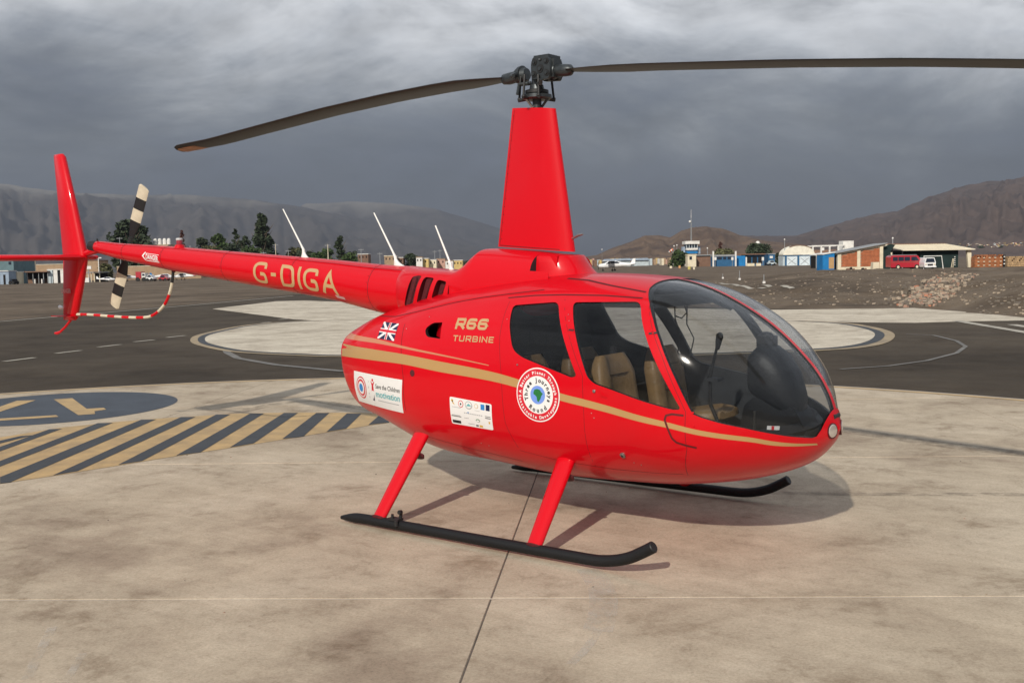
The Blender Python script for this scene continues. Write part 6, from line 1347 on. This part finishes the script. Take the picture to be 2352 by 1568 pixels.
# -- rubble and stones
STN = [mat('pale_rubble', (.36, .29, .22), .9, var=.2), mat('pink_rubble', (.36, .22, .16), .9, var=.2), mat('grey_rubble', (.15, .125, .10), .9, var=.2), mat('red_brick_rubble', (.40, .17, .10), .9, var=.2)]
def stone(q, c, r_, rr):
    V = []; 
    for i in range(8):
        d = Vector(((i & 1)*2-1, (i >> 1 & 1)*2-1, (i >> 2 & 1)*2-1)); V.append(c+Vector((d.x*r_*rr.uniform(.5, 1.1), d.y*r_*rr.uniform(.5, 1.1), d.z*r_*rr.uniform(.3, .75))))
    q.add(V, [(0, 2, 3, 1), (4, 5, 7, 6), (0, 1, 5, 4), (2, 6, 7, 3), (0, 4, 6, 2), (1, 3, 7, 5)])
q = MB(); rr = random.Random(5); cnt = 0
while cnt < 1350:
    t = rr.random(); cx_ = 2062+188*t; t = .5+(t-.5)*(.35+.65*rr.random()); cx_ = 2062+188*t; cy_ = 702-72*t+rr.gauss(0, 1)*(3+11*math.sin(math.pi*t)**2)
    if rr.random() < .12: cx_ -= rr.random()*60
    if cy_ > 706 or cy_ < 624: continue
    p = on_ground(cx_, cy_)
    if p is None: continue
    q.mi = rr.choice((0, 0, 0, 2, 1, 2, 2, 3 if cx_ < 2160 and rr.random() < .4 else 0)); core = math.sin(math.pi*min(1, max(0, t)))**2*max(0, 1-abs(cy_-(702-72*t))/14); stone(q, p+Vector((0, 0, .03+.30*core*rr.random())), rr.uniform(.03, .10)*(1+.4*core), rr); cnt += 1
tag(q.build('rubble_heap', STN), 'heap of pale and pink broken rubble spilling down the dirt bank', 'rubble', kind='stuff')
q = MB()
for k in range(1500):
    x = 1500+rr.random()*950; y = 618+rr.random()*112
    if x > 2210: y = 640+rr.random()*92
    p = on_ground(x, y)
    if p is None or math.hypot(p.x-CAM[0], p.y-CAM[1]) < 35.5 or math.hypot(p.x-CAM[0], p.y-CAM[1]) > 110: continue
    if y > 700 and x < 2240: continue
    q.mi = rr.choice((0, 2, 2, 2)); stone(q, p+Vector((0, 0, .0)), rr.uniform(.015, .07)*(1.1 if x > 2200 else 1), rr)
tag(q.build('loose_stones', STN), 'small loose stones scattered over the grey brown dirt bank', 'stones', kind='stuff')

# ------------------------------------------------------------------ haze
hz = MB(); hz.box(-12500, 12500, -12500, 12500, -3, 900); hz = hz.build('haze', []); hz['kind'] = 'stuff'
hm = bpy.data.materials.new('haze_air'); hm.use_nodes = True; nt = hm.node_tree; nt.nodes.clear(); pv = nt.nodes.new('ShaderNodeVolumePrincipled'); pv.inputs['Color'].default_value = (.29, .325, .40, 1); pv.inputs['Density'].default_value = 1.3e-4; pv.inputs['Anisotropy'].default_value = 0.0
om = nt.nodes.new('ShaderNodeOutputMaterial'); nt.links.new(pv.outputs[0], om.inputs['Volume']); hz.data.materials.append(hm)
for x, y, w, h, m, lab in [(1541, 616, 7, 5, CREAM, 'pale drum lying left of the yellow markers on the far dirt'), (1561, 616, 6, 6, mat('orange_drum', (.62, .30, .12), .7), 'orange drum on the far dirt above the windshield'), (1583, 619, 8, 7, mat('yellow_drum', (.50, .42, .12), .7), 'yellow drum in the middle of the far dirt'), (1594, 619, 5, 6, CREAM, 'pale drum right beside the yellow drum')]:
    p = on_ground(x, y)
    s = Site('marker_drum', x-w/2, x+w/2, math.hypot(p.x-CAM[0], p.y-CAM[1]), lab, 'drum', 'drums on the far dirt'); q = MB(); q.tube([(0, 0, -.05), (0, 0, h*s.S*.5), (0, 0, h*s.S)], [w*s.S*.42, w*s.S*.46, w*s.S*.38], 14); q.build('barrel', m, s.o, True)
q = MB(); rg = random.Random(21)
for k in range(420):
    a, d = rg.uniform(0, 6.283), 11.8*math.sqrt(rg.random()); x, y = PC.x+math.cos(a)*d, PC.y+math.sin(a)*d
    q.mi = rg.choice((0, 2, 2, 1)); stone(q, Vector((x, y, .002)), rg.uniform(.0015, .006), rg)
tag(q.build('grit', STN), 'fine grit and tiny pebbles lying on the concrete pad', 'grit', kind='stuff')
